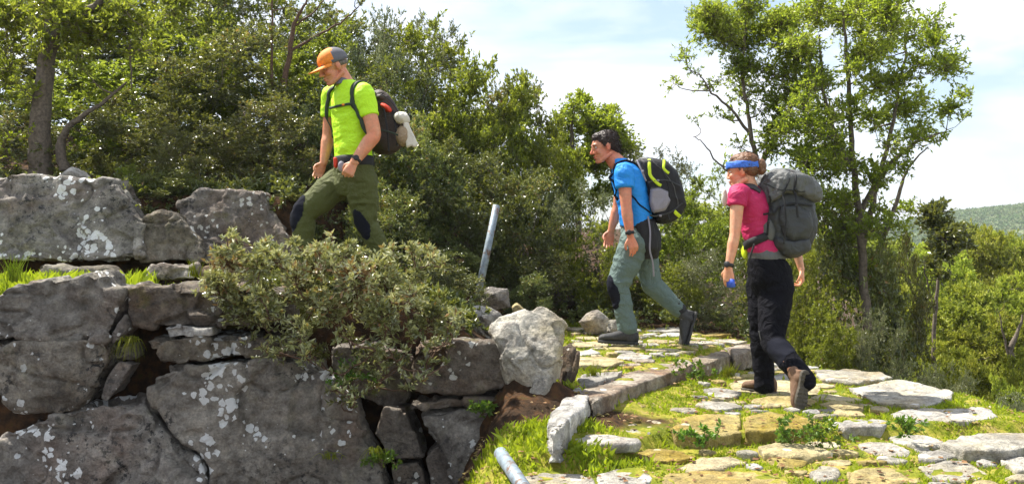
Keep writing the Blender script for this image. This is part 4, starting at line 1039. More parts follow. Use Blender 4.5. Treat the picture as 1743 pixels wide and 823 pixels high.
# grass
rs = np.random.RandomState(32)
def blades(n, x0, x1, y0, y1, hgt, seedmask, wid=0.006, lean=0.35):
    x = rs.uniform(x0, x1, n); y = rs.uniform(y0, y1, n)
    keep = seedmask(x, y) > rs.uniform(0.30, 0.62, n)
    Pn = np.stack([x, y, 0 * x], 1); keep &= fbm(Pn, 6.5, 2, 77) > rs.uniform(-0.5, 0.15, n)
    x, y = x[keep], y[keep]; bad = np.zeros(len(x), bool)
    for s in STONES:
        c0 = s.mean(0); s2 = [tuple(c0 + (q - c0) * 0.97) for q in s]
        bx = (x > s[:, 0].min()) & (x < s[:, 0].max()) & (y > s[:, 1].min()) & (y < s[:, 1].max())
        if bx.any():
            ii = np.where(bx)[0]; bad[ii] |= inpoly(x[ii], y[ii], s2)
    x, y = x[~bad], y[~bad]; z = hterr(x, y) - 0.005
    d = unit(np.stack([rs.normal(0, lean, len(x)), rs.normal(0, lean, len(x)), np.ones(len(x))], 1))
    return np.stack([x, y, z], 1), d, rs.uniform(0.5, 1.3, len(x)) * hgt
mats = [blades(120000, -0.1, 3.4, 3.9, 9.2, 0.026, grass_mask), blades(9000, -0.4, 0.7, 4.2, 5.3, 0.05, lambda x, y: grass_mask(x, y) + 0.15),
        blades(1500, 0.2, 3.3, 4.0, 8.2, 0.06, grass_mask, lean=.5), blades(5000, -4.5, -0.4, 5.6, 7.3, 0.05, grass_mask), blades(2600, -4.6, -2.6, 5.5, 6.6, 0.13, lambda x, y: 0.7 + 0 * x)]
P = np.concatenate([a for a, *_ in mats]); Dd = np.concatenate([a[1] for a in mats]); H_ = np.concatenate([a[2] for a in mats])[:, None]
n = len(P); s = unit(np.stack([rs.normal(size=n), rs.normal(size=n), 0 * rs.rand(n)], 1)) * 0.0045
bend = np.stack([rs.normal(size=n), rs.normal(size=n), 0 * rs.rand(n)], 1) * 0.25
V = np.stack([P - s, P + s, P + Dd * H_ * .6 + s * .7, P + Dd * H_ + bend * H_], 1).reshape(-1, 3)
gme = mesh_np('grass', V, np.arange(n * 4).reshape(n, 4), smooth=False)
vv = 0.5 + 0.25 * fbm(P, 3, 2, 4) + rs.normal(0, 0.16, n)
a = gme.attributes.new('v', 'FLOAT', 'FACE'); a.data.foreach_set('value', np.clip(vv, 0, 1).astype(np.float32))
link('grass', gme, M['grass'], kind='stuff', label='short yellow green grass between the stones', category='grass')
print('blades', n)

def scatter(name, n, mat, mk, label, cat, smin, smax, flat, seed, lift=0.0):
    rs = np.random.RandomState(seed); x = rs.uniform(-0.3, 3.3, n * 3); y = rs.uniform(4.0, 8.4, n * 3); g_ = mk(x, y); k_ = rs.rand(len(x)) < g_; x, y = x[k_][:n], y[k_][:n]; n = len(x)
    z = hterr(x, y) + lift; base_ = np.array([[1, 0, 0], [0, 1, 0], [-1, 0, 0], [0, -1, 0], [0, 0, 1], [0, 0, -1.0]])
    s_ = rs.uniform(smin, smax, (n, 1, 1)) * rs.uniform(.6, 1.3, (n, 6, 1)); V = base_[None] * s_ * [1, 1, flat]; a = rs.uniform(0, 6.28, n); c_, d_ = np.cos(a)[:, None], np.sin(a)[:, None]
    V = np.stack([V[..., 0] * c_ - V[..., 1] * d_, V[..., 0] * d_ + V[..., 1] * c_, V[..., 2] + rs.normal(size=(n, 6)) * .002], -1) + np.stack([x, y, z], 1)[:, None]
    f_ = np.array([[0, 1, 4], [1, 2, 4], [2, 3, 4], [3, 0, 4], [1, 0, 5], [2, 1, 5], [3, 2, 5], [0, 3, 5]])
    Fc = (np.arange(n)[:, None, None] * 6 + f_[None]).reshape(-1, 3); me = mesh_np(name, V.reshape(-1, 3), Fc, False)
    at_ = me.attributes.new('v', 'FLOAT', 'FACE'); at_.data.foreach_set('value', np.repeat(rs.rand(n), 8).astype(np.float32))
    link(name, me, mat, kind='stuff', label=label, category=cat)
scatter('gravel', 2600, M['ochre'], lambda x, y: 0.25 + 0.6 * (fbm(np.stack([x, y, 0 * x], 1), 3, 2, 8) > .0), 'loose grit and pebbles between the paving stones', 'gravel', .005, .020, .6, 5)
M['litter'] = leaf_mat('dry_leaf', [(0, (0.09, 0.045, 0.02)), (0.6, (0.22, 0.12, 0.05)), (1, (0.38, 0.28, 0.14))], .7, .1, (.2, .1, .03), .2)
scatter('leaf_litter', 1300, M['litter'], lambda x, y: 0.3 + 0.6 * (fbm(np.stack([x, y, 0 * x], 1), 2.2, 2, 18) > .05), 'dry fallen leaves scattered over the turf and stones', 'leaf litter', .008, .018, .12, 6, .022)

# weeds and grass tufts rooted in the steps and the wall
def weed(px, py, D, r, label, seed, tall=0, leaf='weed', name='weed'):
    rs = np.random.RandomState(seed); b0 = np.array(W(px, py, D)); k = 16
    C = b0 + rs.normal(size=(k, 3)) * [r, r * .6, r * .45] + [0, 0, r * 0.5 + tall]
    return plant(name, b0 - [0, 0, 0.02], C, np.full(k, r * 0.45), [16] * k, seed, leaf, 0.030, 0.017, label, 'plant', None, 'twig', twr=0.0015, per=5, r0=0.004, rmin=0.0015)
weed(1350, 745, 4.62, .06, 'green weed in front of the lower step below the woman', 1)
weed(1400, 745, 4.62, .075, 'bigger green weed left of the lichen crusted step slab', 2)
weed(1545, 730, 4.72, .05, 'green weed under the left end of the long white step slab', 3)
weed(1190, 748, 4.58, .05, 'little weed below the wavy ochre step slab', 4)
weed(596, 655, 4.98, .08, 'bright green weed growing below the stems of the wide bush', 5)
weed(650, 790, 5.0, .05, 'green weed rooted low in the wall between the dark stones', 6)
weed(1185, 640, 5.7, .06, 'weed growing along the reddish front of the kerb', 7)
weed(820, 700, 5.02, .035, 'tiny weed on the tall lichen flecked wall stone', 8)
weed(10, 250, 7.9, .16, 'bright leafy plant on the bank at the left edge', 9, leaf='grass')
weed(205, 345, 7.2, .14, 'yellowish little plant hanging beside the wide upper boulder', 10, leaf='leaf_yellow')
def tuft(px, py, D, h, n, label, seed, hang=0.0):
    rs = np.random.RandomState(seed); b0 = np.array(W(px, py, D)); segsV = []
    for i in range(n):
        a = rs.uniform(0, 6.28); l = h * rs.uniform(.5, 1.15); q = rs.uniform(.15, .6)
        tt = np.linspace(0, 1, 5); o = np.stack([np.cos(a) * q * l * tt ** 1.6, np.sin(a) * q * l * tt ** 1.6 - .02 * tt, l * (tt - hang * tt ** 2 * 1.6)], 1)
        segsV.append((b0 + rs.normal(size=3) * [.025, .01, .006] + o, 0.0028 * (1 - tt * .85)))
    V, Fc = tubes(segsV, 3)
    me = mesh_np('grass_tuft', V, Fc); at_ = me.attributes.new('v', 'FLOAT', 'FACE'); at_.data.foreach_set('value', np.repeat(rs.uniform(.1, .9, n), 12).astype(np.float32))
    link('grass_tuft', me, M['grass'], None, Vector(b0), label=label, category='grass tuft')
tuft(225, 580, 5.12, .17, 50, 'green grass tuft hanging in the wall gap beside the wedge stones', 1, 1.0)
tuft(25, 478, 5.4, .16, 60, 'tall green grass tuft above the lichen crusted block at the left edge', 2)
tuft(330, 470, 6.4, .12, 40, 'grass tuft on the ledge beside the flat dark stone', 3)
tuft(560, 780, 4.98, .14, 25, 'dry thin tuft in the crack right of the biggest wall stone', 4, .6)
tuft(1010, 640, 5.6, .08, 50, 'bright grass tuft behind the second kerb stone', 5)
tuft(640, 770, 5.0, .16, 30, 'drooping tuft low in the wall between dark stones', 6, .8)
tuft(1240, 640, 5.9, .09, 60, 'lush grass tuft under the far end of the kerb', 7)

# poles
def pole(name, a, c2, r, label, cap=True):
    a, c2 = Vector(a), Vector(c2); d = (c2 - a).normalized(); u = d.cross(Vector((0, 1, .1))).normalized(); v = d.cross(u)
    B = Blob(); B.loft([(a, u * r, v * r), (c2, u * r, v * r), (c2 + d * 0.001, u * r * .93, v * r * .93), (c2 + d * 0.001, u * r * .86, v * r * .86), (c2 - d * 0.08, u * r * .86, v * r * .86)], 24)
    me = B.mesh(); me.polygons.foreach_set('use_smooth', [len(p.vertices) == 4 for p in me.polygons])
    link(name, me, M['steel'], None, a, label=label, category='pole')
pole('metal_pole', W(812, 510, 7.35), W(845, 350, 7.6), 0.031, 'grey metal pole leaning to the right in front of the dark shrubs')
pole('metal_pole', W(905, 850, 3.72), W(852, 771, 4.32), 0.033, 'fallen grey pipe end sticking up at the bottom edge beside the wall')

# air: a closed box of thin haze round everything
hb = Blob(); x0, x1, y0, y1, z0, z1 = -620, 1000, -40, 640, -30, 60
hb.V = [Vector(v) for v in ((x0,y0,z0),(x1,y0,z0),(x1,y1,z0),(x0,y1,z0),(x0,y0,z1),(x1,y0,z1),(x1,y1,z1),(x0,y1,z1))]
hb.F = [[0,3,2,1],[4,5,6,7],[0,1,5,4],[1,2,6,5],[2,3,7,6],[3,0,4,7]]
hm_ = bpy.data.materials.new('haze'); hm_.use_nodes = True; t = hm_.node_tree; t.nodes.clear()
o_ = t.nodes.new('ShaderNodeOutputMaterial'); v_ = t.nodes.new('ShaderNodeVolumePrincipled')
v_.inputs['Density'].default_value = 0.0004; v_.inputs['Color'].default_value = (0.80, 0.88, 1.0, 1); t.links.new(v_.outputs[0], o_.inputs['Volume'])
link('haze', hb.mesh(), hm_, kind='stuff', label='thin blue haze over the valley', category='haze')

# ------------------------------------------------------------------ people
Z = Vector((0, 0, 1))
def tint_attr(me, spots):
    """natural skin colouring: spots = (centre, radius, colour multiplier)"""
    V = co_of(me); c_ = np.ones((len(V), 4))
    for p, r, col in spots:
        d = np.linalg.norm((V - np.array(p)), axis=1); w_ = np.clip(1.4 * (1 - d / r), 0, 1)[:, None]
        c_[:, :3] = c_[:, :3] * (1 - w_) + c_[:, :3] * np.array(col) * w_
    a = me.attributes.new('tint', 'FLOAT_COLOR', 'POINT'); a.data.foreach_set('color', c_.astype(np.float32).ravel())
class Head:
    def __init__(s, C, f, roll=0.0, k=1.0, nose=1.0):
        s.ns = nose; s.C = Vector(C); s.f = Vector(f).normalized(); s.l = Z.cross(s.f).normalized(); s.u = s.f.cross(s.l).normalized(); s.k = k
    def p(s, f, l, u): return s.C + (s.f * f + s.l * l + s.u * u) * s.k
    def e(s, B, f, l, u, af, al, au, n=16): B.ell(s.p(f, l, u), s.f * af * s.k, s.l * al * s.k, s.u * au * s.k, n)
    def build(s, B, neck, nr=0.056):
        s.e(B, -0.012, 0, 0.028, .100, .077, .086)          # cranium
        s.e(B, 0.030, 0, 0.015, .066, .066, .068)           # forehead and temples
        s.e(B, 0.034, 0, -0.045, .056, .058, .062)          # cheeks, jaw
        s.e(B, 0.050, 0, -0.082, .040, .040, .034)          # lower jaw
        s.e(B, 0.076, 0, -0.102, .019, .023, .017)          # chin
        for q in (-1, 1):
            s.e(B, 0.066, q * .038, -0.028, .024, .023, .024)   # cheekbone
            s.e(B, 0.082, q * .026, 0.026, .014, .024, .009)    # brow
            s.e(B, -0.004, q * .077, -0.008, .019, .009, .031)  # ear
            s.e(B, 0.094 + .005 * s.ns, q * .010, -0.036, .010, .009, .008)   # nostril wing
            B.limb([s.p(-0.02, q * .058, -0.06), s.p(0.03, q * .052, -0.085), s.p(0.066, q * .022, -0.104)], [.018 * s.k, .017 * s.k, .015 * s.k], 10)  # jaw line
        B.limb([s.p(.087, 0, .022), s.p(.092 + .008 * s.ns, 0, -.008), s.p(.096 + .018 * s.ns, 0, -.032)], [.0095 * s.k, .009 * s.k, (.007 + .0045 * s.ns) * s.k], 10)  # nose
        s.e(B, 0.094, 0, -0.062, .011, .022, .007); s.e(B, 0.090, 0, -0.074, .011, .019, .007)   # lips
        B.limb([s.p(-.022, 0, -.01), s.p(-.030, 0, -.07), neck], [nr * 1.0, nr, nr * 1.18], 18)
    def carve(s, V, Nn):
        d = np.zeros(len(V))
        for q in (-1, 1):
            r = np.linalg.norm(V - np.array(s.p(.088, q * .032, .004)), axis=1); d -= 0.010 * s.k * np.exp(-(r / (.017 * s.k)) ** 2)
        r = V - np.array(s.p(.100, 0, -.068)); a = np.abs(r @ np.array(s.u)); b2 = np.abs(r @ np.array(s.l)); c2 = np.abs(r @ np.array(s.f))
        d -= 0.005 * s.k * np.exp(-(a / .004) ** 2) * (b2 < .024 * s.k) * (c2 < .02)
        return d
    def eyes(s, body):
        for q in (-1, 1):
            B = Blob(); s.e(B, .0755, q * .0315, .004, .0110, .0115, .0075, 12); me = B.mesh()
            o = link('eye', me, [M['eyewhite'], M['iris']], body)
            V = co_of(me) + np.array(wloc(o)); cc = np.array(s.p(.0865, q * .0315, .002))
            pi = [1 if np.linalg.norm(V[list(p.vertices)].mean(0) - cc) < .0068 * s.k else 0 for p in me.polygons]
            me.polygons.foreach_set('material_index', pi)
            B = Blob(); B.limb([s.p(.094, q * .014, .020), s.p(.094, q * .032, .027), s.p(.080, q * .050, .022)], [.0035, .004, .003], 8, flat=1)
            link('eyebrow', B.mesh(), M['hair_dark'], body)
    def spots(s):
        L_ = [(s.p(.11, 0, -.032), .022, (1, .80, .76)), (s.p(.10, 0, -.068), .020, (.82, .55, .55)), (s.p(.07, 0, -.10), .045, (.80, .80, .82)),
              (s.p(.03, 0, -.095), .06, (.86, .84, .84))]
        for q in (-1, 1):
            L_ += [(s.p(.08, q * .042, -.03), .03, (1, .78, .74)), (s.p(.0, q * .08, -.01), .03, (1, .76, .72)), (s.p(.088, q * .032, .004), .018, (.72, .62, .60))]
        return L_
def hand(B, wrist, d, n, t, curl=0.5, k=1.0, spread=1.0, thumb=0.4):
    """wrist -> d fingers, n back-of-hand normal, t thumb side; fingers curl away from n"""
    d = Vector(d).normalized(); t = Vector(t); t = (t - d * t.dot(d)).normalized(); n = d.cross(t) * (1 if Vector(n).dot(d.cross(t)) > 0 else -1)
    w_ = Vector(wrist)
    B.loft([(w_ - d * .01 * k, t * .027 * k, n * .020 * k), (w_ + d * .02 * k, t * .031 * k, n * .019 * k), (w_ + d * .055 * k, t * .040 * k, n * .017 * k), (w_ + d * .085 * k, t * .042 * k, n * .015 * k), (w_ + d * .097 * k, t * .038 * k, n * .011 * k)], 16)
    for i, (off, ln) in enumerate(((.0315, .070), (.0105, .079), (-.0105, .073), (-.031, .056))):
        p = w_ + d * (.088 - .004 * abs(i - 1)) * k + t * off * k; dd = (d + t * off * 1.6 * spread).normalized()
        pts = [p - dd * .02 * k, p]; a = 0
        for j, seg in enumerate((.45, .31, .24)):
            a += curl * (0.75, 1.0, .65)[j] * (1 + .08 * i)
            v = dd * math.cos(a) - n * math.sin(a); p = p + v * ln * seg * k; pts.append(p)
        B.limb(pts, [.0092 * k, .0090 * k, .0083 * k, .0076 * k, .0066 * k], 10)
    p = w_ + d * .022 * k + t * .024 * k - n * .004 * k
    v1 = (d * .75 + t * .75 - n * .25).normalized(); v2 = (d * .95 + t * (.35 - thumb * .4) - n * (.25 + thumb)).normalized(); v3 = (d * .9 + t * (.05 - thumb) - n * (.35 + thumb)).normalized()
    B.limb([p - v1 * .012 * k, p + v1 * .034 * k, p + v1 * .034 * k + v2 * .030 * k, p + v1 * .034 * k + v2 * .030 * k + v3 * .024 * k], [.014 * k, .0118 * k, .0100 * k, .0078 * k], 10)
def cloth_folds(amp, seed, zones=(), sc=(7, 7, 12), base=1.0):
    def fn(V, Nn):
        Vs = V + 0.05 * np.stack([fbm(V, 5, 2, seed + 41), fbm(V, 5, 2, seed + 42), 1.6 * fbm(V, 4, 2, seed + 43)], 1); Vs[:, 2] += 0.35 * Vs[:, 0] * math.sin(seed)
        q = fbm(Vs, sc, 3, seed); a = np.full(len(V), amp * base)
        for p, r, g in zones: a = a + amp * g * np.exp(-(np.linalg.norm(V - np.array(p), axis=1) / r) ** 2)
        return a * (1 - 2.6 * np.abs(q))
    return fn
def strap(name, parent, pts, width, th, mat, surf=None, off=0.006, n=40, taper=None):
    """a webbing strap along pts, lying on the surface of surf (object list) when given"""
    pts = [Vector(p) for p in pts]; m = len(pts); P = []
    for i in range(n):
        t_ = i / (n - 1) * (m - 1); j = min(int(t_), m - 2); u = t_ - j
        p0, p1, p2, p3 = pts[max(j - 1, 0)], pts[j], pts[j + 1], pts[min(j + 2, m - 1)]
        P.append(0.5 * ((2 * p1) + (p2 - p0) * u + (2 * p0 - 5 * p1 + 4 * p2 - p3) * u * u + (3 * p1 - p0 - 3 * p2 + p3) * u ** 3))
    Nn = []
    for i, p in enumerate(P):
        nn = Vector((0, -1, 0.2))
        if surf:
            best = None
            for bv in surf:
                r = bv.find_nearest(p)
                if r[0] is not None and (best is None or r[3] < best[3]): best = r
            nn = best[1]
            if (p - best[0]).dot(nn) < 0.02 or best[3] < 0.05: P[i] = best[0] + nn * off
        Nn.append(nn)
    for _ in range(3):
        Nn = [(Nn[max(i - 1, 0)] + Nn[i] * 2 + Nn[min(i + 1, n - 1)]).normalized() for i in range(n)]
        P = [P[0]] + [(P[i - 1] + P[i] * 2 + P[i + 1]) / 4 for i in range(1, n - 1)] + [P[-1]]
    B = Blob(); b = 0
    for i in range(n):
        d = (P[min(i + 1, n - 1)] - P[max(i - 1, 0)]).normalized(); s_ = d.cross(Nn[i]).normalized(); nn = s_.cross(d)
        wd = width * (1 if taper is None else taper[0] * (1 - i / (n - 1)) + taper[1] * i / (n - 1)) / 2
        for a, c2 in ((-1, -.4), (-.85, .6), (.85, .6), (1, -.4)): B.V.append(P[i] + s_ * wd * a + nn * th * c2)
    for i in range(n - 1):
        for k in range(4): B.F.append([i * 4 + k, i * 4 + (k + 1) % 4, i * 4 + 4 + (k + 1) % 4, i * 4 + 4 + k])
    B.F.append([0, 1, 2, 3]); B.F.append([(n - 1) * 4 + k for k in (3, 2, 1, 0)])
    me = B.mesh()
    return link(name, me, mat, parent)
def bvh(o):
    me = o.data; off = wloc(o)
    return BVHTree.FromPolygons([v.co + off for v in me.vertices], [tuple(p.vertices) for p in me.polygons])
def boot(parent, heel, toe, up, ankle, mat, smat, k=1.0, seed=0):
    heel, toe, ankle = Vector(heel), Vector(toe), Vector(ankle); d = toe - heel; L_ = d.length; d.normalize()
    up = Vector(up); up = (up - d * up.dot(d)).normalized(); s_ = d.cross(up)
    # heel, toe are points on the sole's underside
    def R(t, h, wd, ht): return (heel + d * t * L_ + up * h, s_ * wd * k, up * ht * k)
    B = Blob()
    B.loft([(heel + d * a * L_ + up * (.022 + h) * k, s_ * wd * k, up * h * k) for a, wd, h in
            ((.005, .018, .030), (.03, .030, .040), (.12, .036, .045), (.28, .036, .048), (.42, .037, .046), (.55, .041, .040), (.68, .046, .033), (.80, .047, .029), (.90, .040, .026), (.97, .026, .020), (1.0, .012, .012))], 20)
    an = heel + d * .20 * L_ + up * .095 * k
    B.limb([heel + d * .22 * L_ + up * .05 * k, an, ankle], [.040 * k, .042 * k, .047 * k], 16)
    B.limb([heel + d * .28 * L_ + up * .10 * k, heel + d * .45 * L_ + up * .078 * k, heel + d * .62 * L_ + up * .06 * k], [.026 * k, .024 * k, .02 * k], 12)
    me = B.mesh(0.005, 2); displace(me, lambda V, Nn: 0.0022 * fbm(V, 30, 2, seed))
    o = link('boot', me, mat, parent, an)
    B = Blob(); prof = ((0, .92), (.15, 1.0), (.85, 1.0), (1, .95)); ol = []
    for a, wd in ((0, .0), (.015, .022), (.06, .034), (.16, .039), (.32, .036), (.46, .038), (.60, .046), (.74, .051), (.86, .048), (.94, .036), (.985, .018), (1.01, 0)): ol.append((a, wd))
    pts = [heel + d * a * L_ + s_ * wd * k for a, wd in ol] + [heel + d * a * L_ - s_ * wd * k for a, wd in ol[1:-1][::-1]]
    cen = sum(pts, Vector()) / len(pts); n = len(pts)
    for tt, kk in prof:
        for p in pts: B.V.append(cen + (p - cen) * kk * 1.02 + up * (.026 * tt * k))
    for j in range(3):
        for i in range(n): B.F.append([j * n + i, j * n + (i + 1) % n, (j + 1) * n + (i + 1) % n, (j + 1) * n + i])
    B.F.append(list(range(n))); B.F.append([3 * n + i for i in range(n)])
    me = B.mesh(0.0045, 1)
    def lug(V, Nn):
        a = (V - np.array(heel)) @ np.array(d); s2 = (V - np.array(heel)) @ np.array(s_); und = np.clip(-(Nn @ np.array(up)), 0, 1)
        g = (np.sin(a * 2 * np.pi / .024) > 0.2) | (np.abs(s2) < .006)
        arch = np.exp(-((a / L_ - .36) / .07) ** 2) * .008
        return -und * (g * .004 + arch)
    displace(me, lug)
    link('sole', me, smat, o)
    for q in range(4):   # laces
        c2 = heel + d * (.30 + .085 * q) * L_ + up * (.118 - .017 * q) * k
        B = Blob().limb([c2 + s_ * .022 * k - up * .006, c2 + up * .004, c2 - s_ * .022 * k - up * .006], [.0028] * 3, 6)
        link('lace', B.mesh(), M['grey'], o)
    return o
def arm(B, sh, el, wr, k=1.0, r=(.060, .052, .043, .045, .036, .027)):
    sh, el, wr = Vector(sh), Vector(el), Vector(wr)
    B.limb([sh, sh.lerp(el, .45), el, el.lerp(wr, .28), el.lerp(wr, .68), wr], [x * k for x in r], 16)
def leg(B, hip, kn, an, r, side=None):
    hip, kn, an = Vector(hip), Vector(kn), Vector(an)
    B.limb([hip, hip.lerp(kn, .5), kn, kn.lerp(an, .3), kn.lerp(an, .7), an], r, 20, True, side)
def ring(c, s, f, hw, hd): return (Vector(c), s * hw, f * hd)
def watch(parent, el, wr, at, out, mat='plastic', r=.034):
    d = (Vector(wr) - Vector(el)).normalized(); c2 = Vector(el).lerp(Vector(wr), at); u = d.cross(Vector(out)).normalized(); v = Vector(out) - d * d.dot(Vector(out)); v.normalize()
    B = Blob(); B.loft([(c2 - d * .012, u * (r), v * r), (c2 - d * .009, u * (r + .003), v * (r + .003)), (c2 + d * .009, u * (r + .003), v * (r + .003)), (c2 + d * .012, u * r, v * r)], 24)
    o = link('watch', B.mesh(), M[mat], parent)
    B = Blob(); cc = c2 + v * (r + .002)
    B.loft([(cc, u * .020, d * .020), (cc + v * .007, u * .021, d * .021), (cc + v * .010, u * .017, d * .017)], 20); link('watch_face', B.mesh(), M['plastic'], o)
def trousers(parent, name, mat, rings, legs, seed, amp=.006, zones=(), vox=.007):
    B = Blob(); B.loft(rings, 28)
    for hip, kn, an, r, side in legs: leg(B, hip, kn, an, r, side)
    me = B.mesh(vox, 6, .5); displace(me, cloth_folds(amp, seed, zones)); relax(me, 2, .4)
    return link(name, me, mat, parent)
def patch(parent, src, name, centre, radius, mat, axisv=None, stretch=1.0, off=.002, keep=None):
    """a cloth panel sewn on: the part of the surface around a centre, lifted a little and given thickness"""
    V = co_of(src.data) + np.array(wloc(src)); Nn = nor_of(src.data); r = V - np.array(centre)
    if axisv is not None:
        a = np.array(Vector(axisv).normalized()); al = r @ a; r = r - al[:, None] * a + (al / stretch)[:, None] * a
    ins = np.linalg.norm(r, axis=1) < radius
    if keep is not None: ins &= (Nn @ np.array(Vector(keep).normalized())) > 0.05
    fs = [tuple(p.vertices) for p in src.data.polygons if all(ins[v] for v in p.vertices)]
    if not fs: return
    ids = sorted({v for f_ in fs for v in f_}); mp_ = {v: i for i, v in enumerate(ids)}
    me = mesh_np(name, V[ids] + Nn[ids] * off, [[mp_[v] for v in f_] for f_ in fs])
    return link(name, me, mat, parent)

def skin_body(name, B, H, label, mat, origin, vox=.0042, tints=()):
    me = B.mesh(vox, 2, .45)
    displace(me, H.carve); relax(me, 1, .3)
    tint_attr(me, H.spots() + list(tints))
    o = link('person', me, mat, None, origin, label=label, category='person')
    return o

X_, Y_, Z_ = Vector((1, 0, 0)), Vector((0, 1, 0)), Vector((0, 0, 1))
# ---- man in yellow -------------------------------------------------
D1 = 6.7
def A(px, py, dy=0.0):   # dy: metres nearer (-) or farther (+)
    return W(px, py, D1 + dy)
f1 = Vector((-.80, -.60, 0)); s1 = Vector((.60, -.80, 0))
H1 = Head(A(567.5, 113, -.03), (-.82, -.48, -.42), k=1.09)
neck = A(588, 143, .0)
shN, shF = A(619, 160, -.15), A(566, 162, .15)
elN, elF = A(637, 229, -.20), A(559, 230, .16)
wrN, wrF = A(603, 276, -.27), A(551, 277, .10)
hipN, hipF = A(615, 300, -.08), A(580, 300, .09)
knN, knF = A(623, 376, -.05), A(517, 362, -.02)
anN, anF = A(656, 448, .02), A(514, 452, .0)
B = Blob(); H1.build(B, neck, .058)
B.loft([ring(A(600, 325), s1, f1, .10, .08), ring(A(600, 300), s1, f1, .155, .105), ring(A(600, 262), s1, f1, .15, .10), ring(A(598, 215), s1, f1, .16, .105), ring(A(596, 175), s1, f1, .175, .105), ring(A(594, 155), s1, f1, .150, .08), ring(A(590, 145), s1, f1, .07, .06)], 24)
arm(B, shN, elN, wrN, 1.2); arm(B, shF, elF, wrF, 1.08)
hand(B, wrN, wrN - elN + Vector((0, 0, -.05)), (.35, -1, .2), (-1, -.1, .1), 1.05, 1.05, .3, .8)
hand(B, wrF, (-.50, -.0, -1), (0, 1, 0), (-.8, -.3, .4), .5, .95)
leg(B, hipN, knN, anN, [.075, .065, .052, .05, .042, .036]); leg(B, hipF, knF, anF, [.075, .065, .052, .05, .042, .036])
footz = 1.18
man1 = skin_body('person', B, H1, 'hiker in a neon yellow shirt, olive trousers and orange cap striding above the wall', M['skin_a'], A(590, 478))
H1.eyes(man1)
# shirt
B = Blob(); k = 1.0
B.loft([ring(A(602, 276), s1, f1, .182, .128), ring(A(602, 262), s1, f1, .180, .126), ring(A(600, 238), s1, f1, .176, .124), ring(A(598, 210), s1, f1, .186, .128), ring(A(597, 182), s1, f1, .202, .130), ring(A(596, 166), s1, f1, .200, .118), ring(A(595, 153), s1, f1, .165, .092), ring(A(592, 144), s1, f1, .105, .076), ring(A(590, 138), s1, f1, .076, .068)], 30)
for s_, e_ in ((shN, elN), (shF, elF)):
    B.limb([s_.lerp(A(594, 158), .45), s_ + Vector((0, 0, .004)), s_.lerp(e_, .30), s_.lerp(e_, .56)], [.072, .080, .076, .072], 20, cap=False)
me = B.mesh(.006, 5, .5)
displace(me, cloth_folds(.0058, 11, [(A(590, 262, -.15), .14, 1.0), (A(600, 185, -.15), .08, .8)], (5, 5, 16))); relax(me, 2, .4)
shirt1 = link('shirt', me, M['neon'], man1)
# neck buff
B = Blob(); c0 = A(584, 138); B.loft([ring(A(584, 145, -.01), s1, f1, .076, .074), ring(c0, s1, f1, .074, .074), ring(A(581, 134), s1, f1, .068, .068)], 20)
link('neck_scarf', B.mesh(.006, 2), M['capgrey'], man1)
tr1 = trousers(man1, 'trousers', M['olive'],
  [ring(A(600, 332), s1, f1, .12, .10), ring(A(601, 312), s1, f1, .185, .135), ring(A(602, 290), s1, f1, .186, .134), ring(A(602, 268), s1, f1, .172, .120), ring(A(602, 262), s1, f1, .168, .116)],
  [(hipN + Vector((0, 0, -.03)), knN, anN, [.118, .106, .082, .080, .072, .066], None), (hipF + Vector((-.02, 0, -.05)), knF, anF, [.122, .110, .086, .084, .076, .068], None)], 12, .0085,
  [(knN, .12, .6), (knF, .12, .6), (A(600, 315, -.1), .14, .8)])
patch(man1, tr1, 'knee_patch', knF + Vector((-.04, -.05, 0)), .062, M['darkpanel'], (.25, 0, 1), 2.5, keep=(-.7, -.7, .1))
patch(man1, tr1, 'knee_patch', knN + Vector((-.02, -.06, -.02)), .060, M['darkpanel'], (-.3, 0, 1), 2.2, keep=(-.5, -.85, 0))
boot(man1, (anN.x + .04, anN.y, footz + .02), (anN.x - .24, anN.y - .05, footz), Z, anN, M['boot'], M['solegrey'], 1.05)
boot(man1, (anF.x + .09, anF.y, footz), (anF.x - .19, anF.y - .06, footz), Z, anF, M['boot'], M['solegrey'], 1.05)
# hip belt with pouch
B = Blob(); B.loft([ring(A(602, 284), s1, f1, .188, .138), ring(A(602, 281), s1, f1, .194, .143), ring(A(602, 270), s1, f1, .192, .141), ring(A(602, 266), s1, f1, .184, .134)], 30)
link('hip_belt', B.mesh(.007, 2), M['black'], man1)
B = Blob(); B.pillow([A(x, y, -.16) for x, y in ((568,268),(572,267),(574,270),(574,284),(572,287),(569,285))], Y_, .03); me = B.mesh(.006, 2)
pouch = link('belt_pouch', me, M['red'], man1)
B = Blob(); B.ell(A(581, 283, -.195), Vector((.026, 0, 0)), Vector((0, .02, 0)), Vector((0, 0, .04))); link('pouch_pocket', B.mesh(.005, 1), M['grey'], pouch)
watch(man1, elN, wrN, .90, (.2, -1, .3), r=.035)
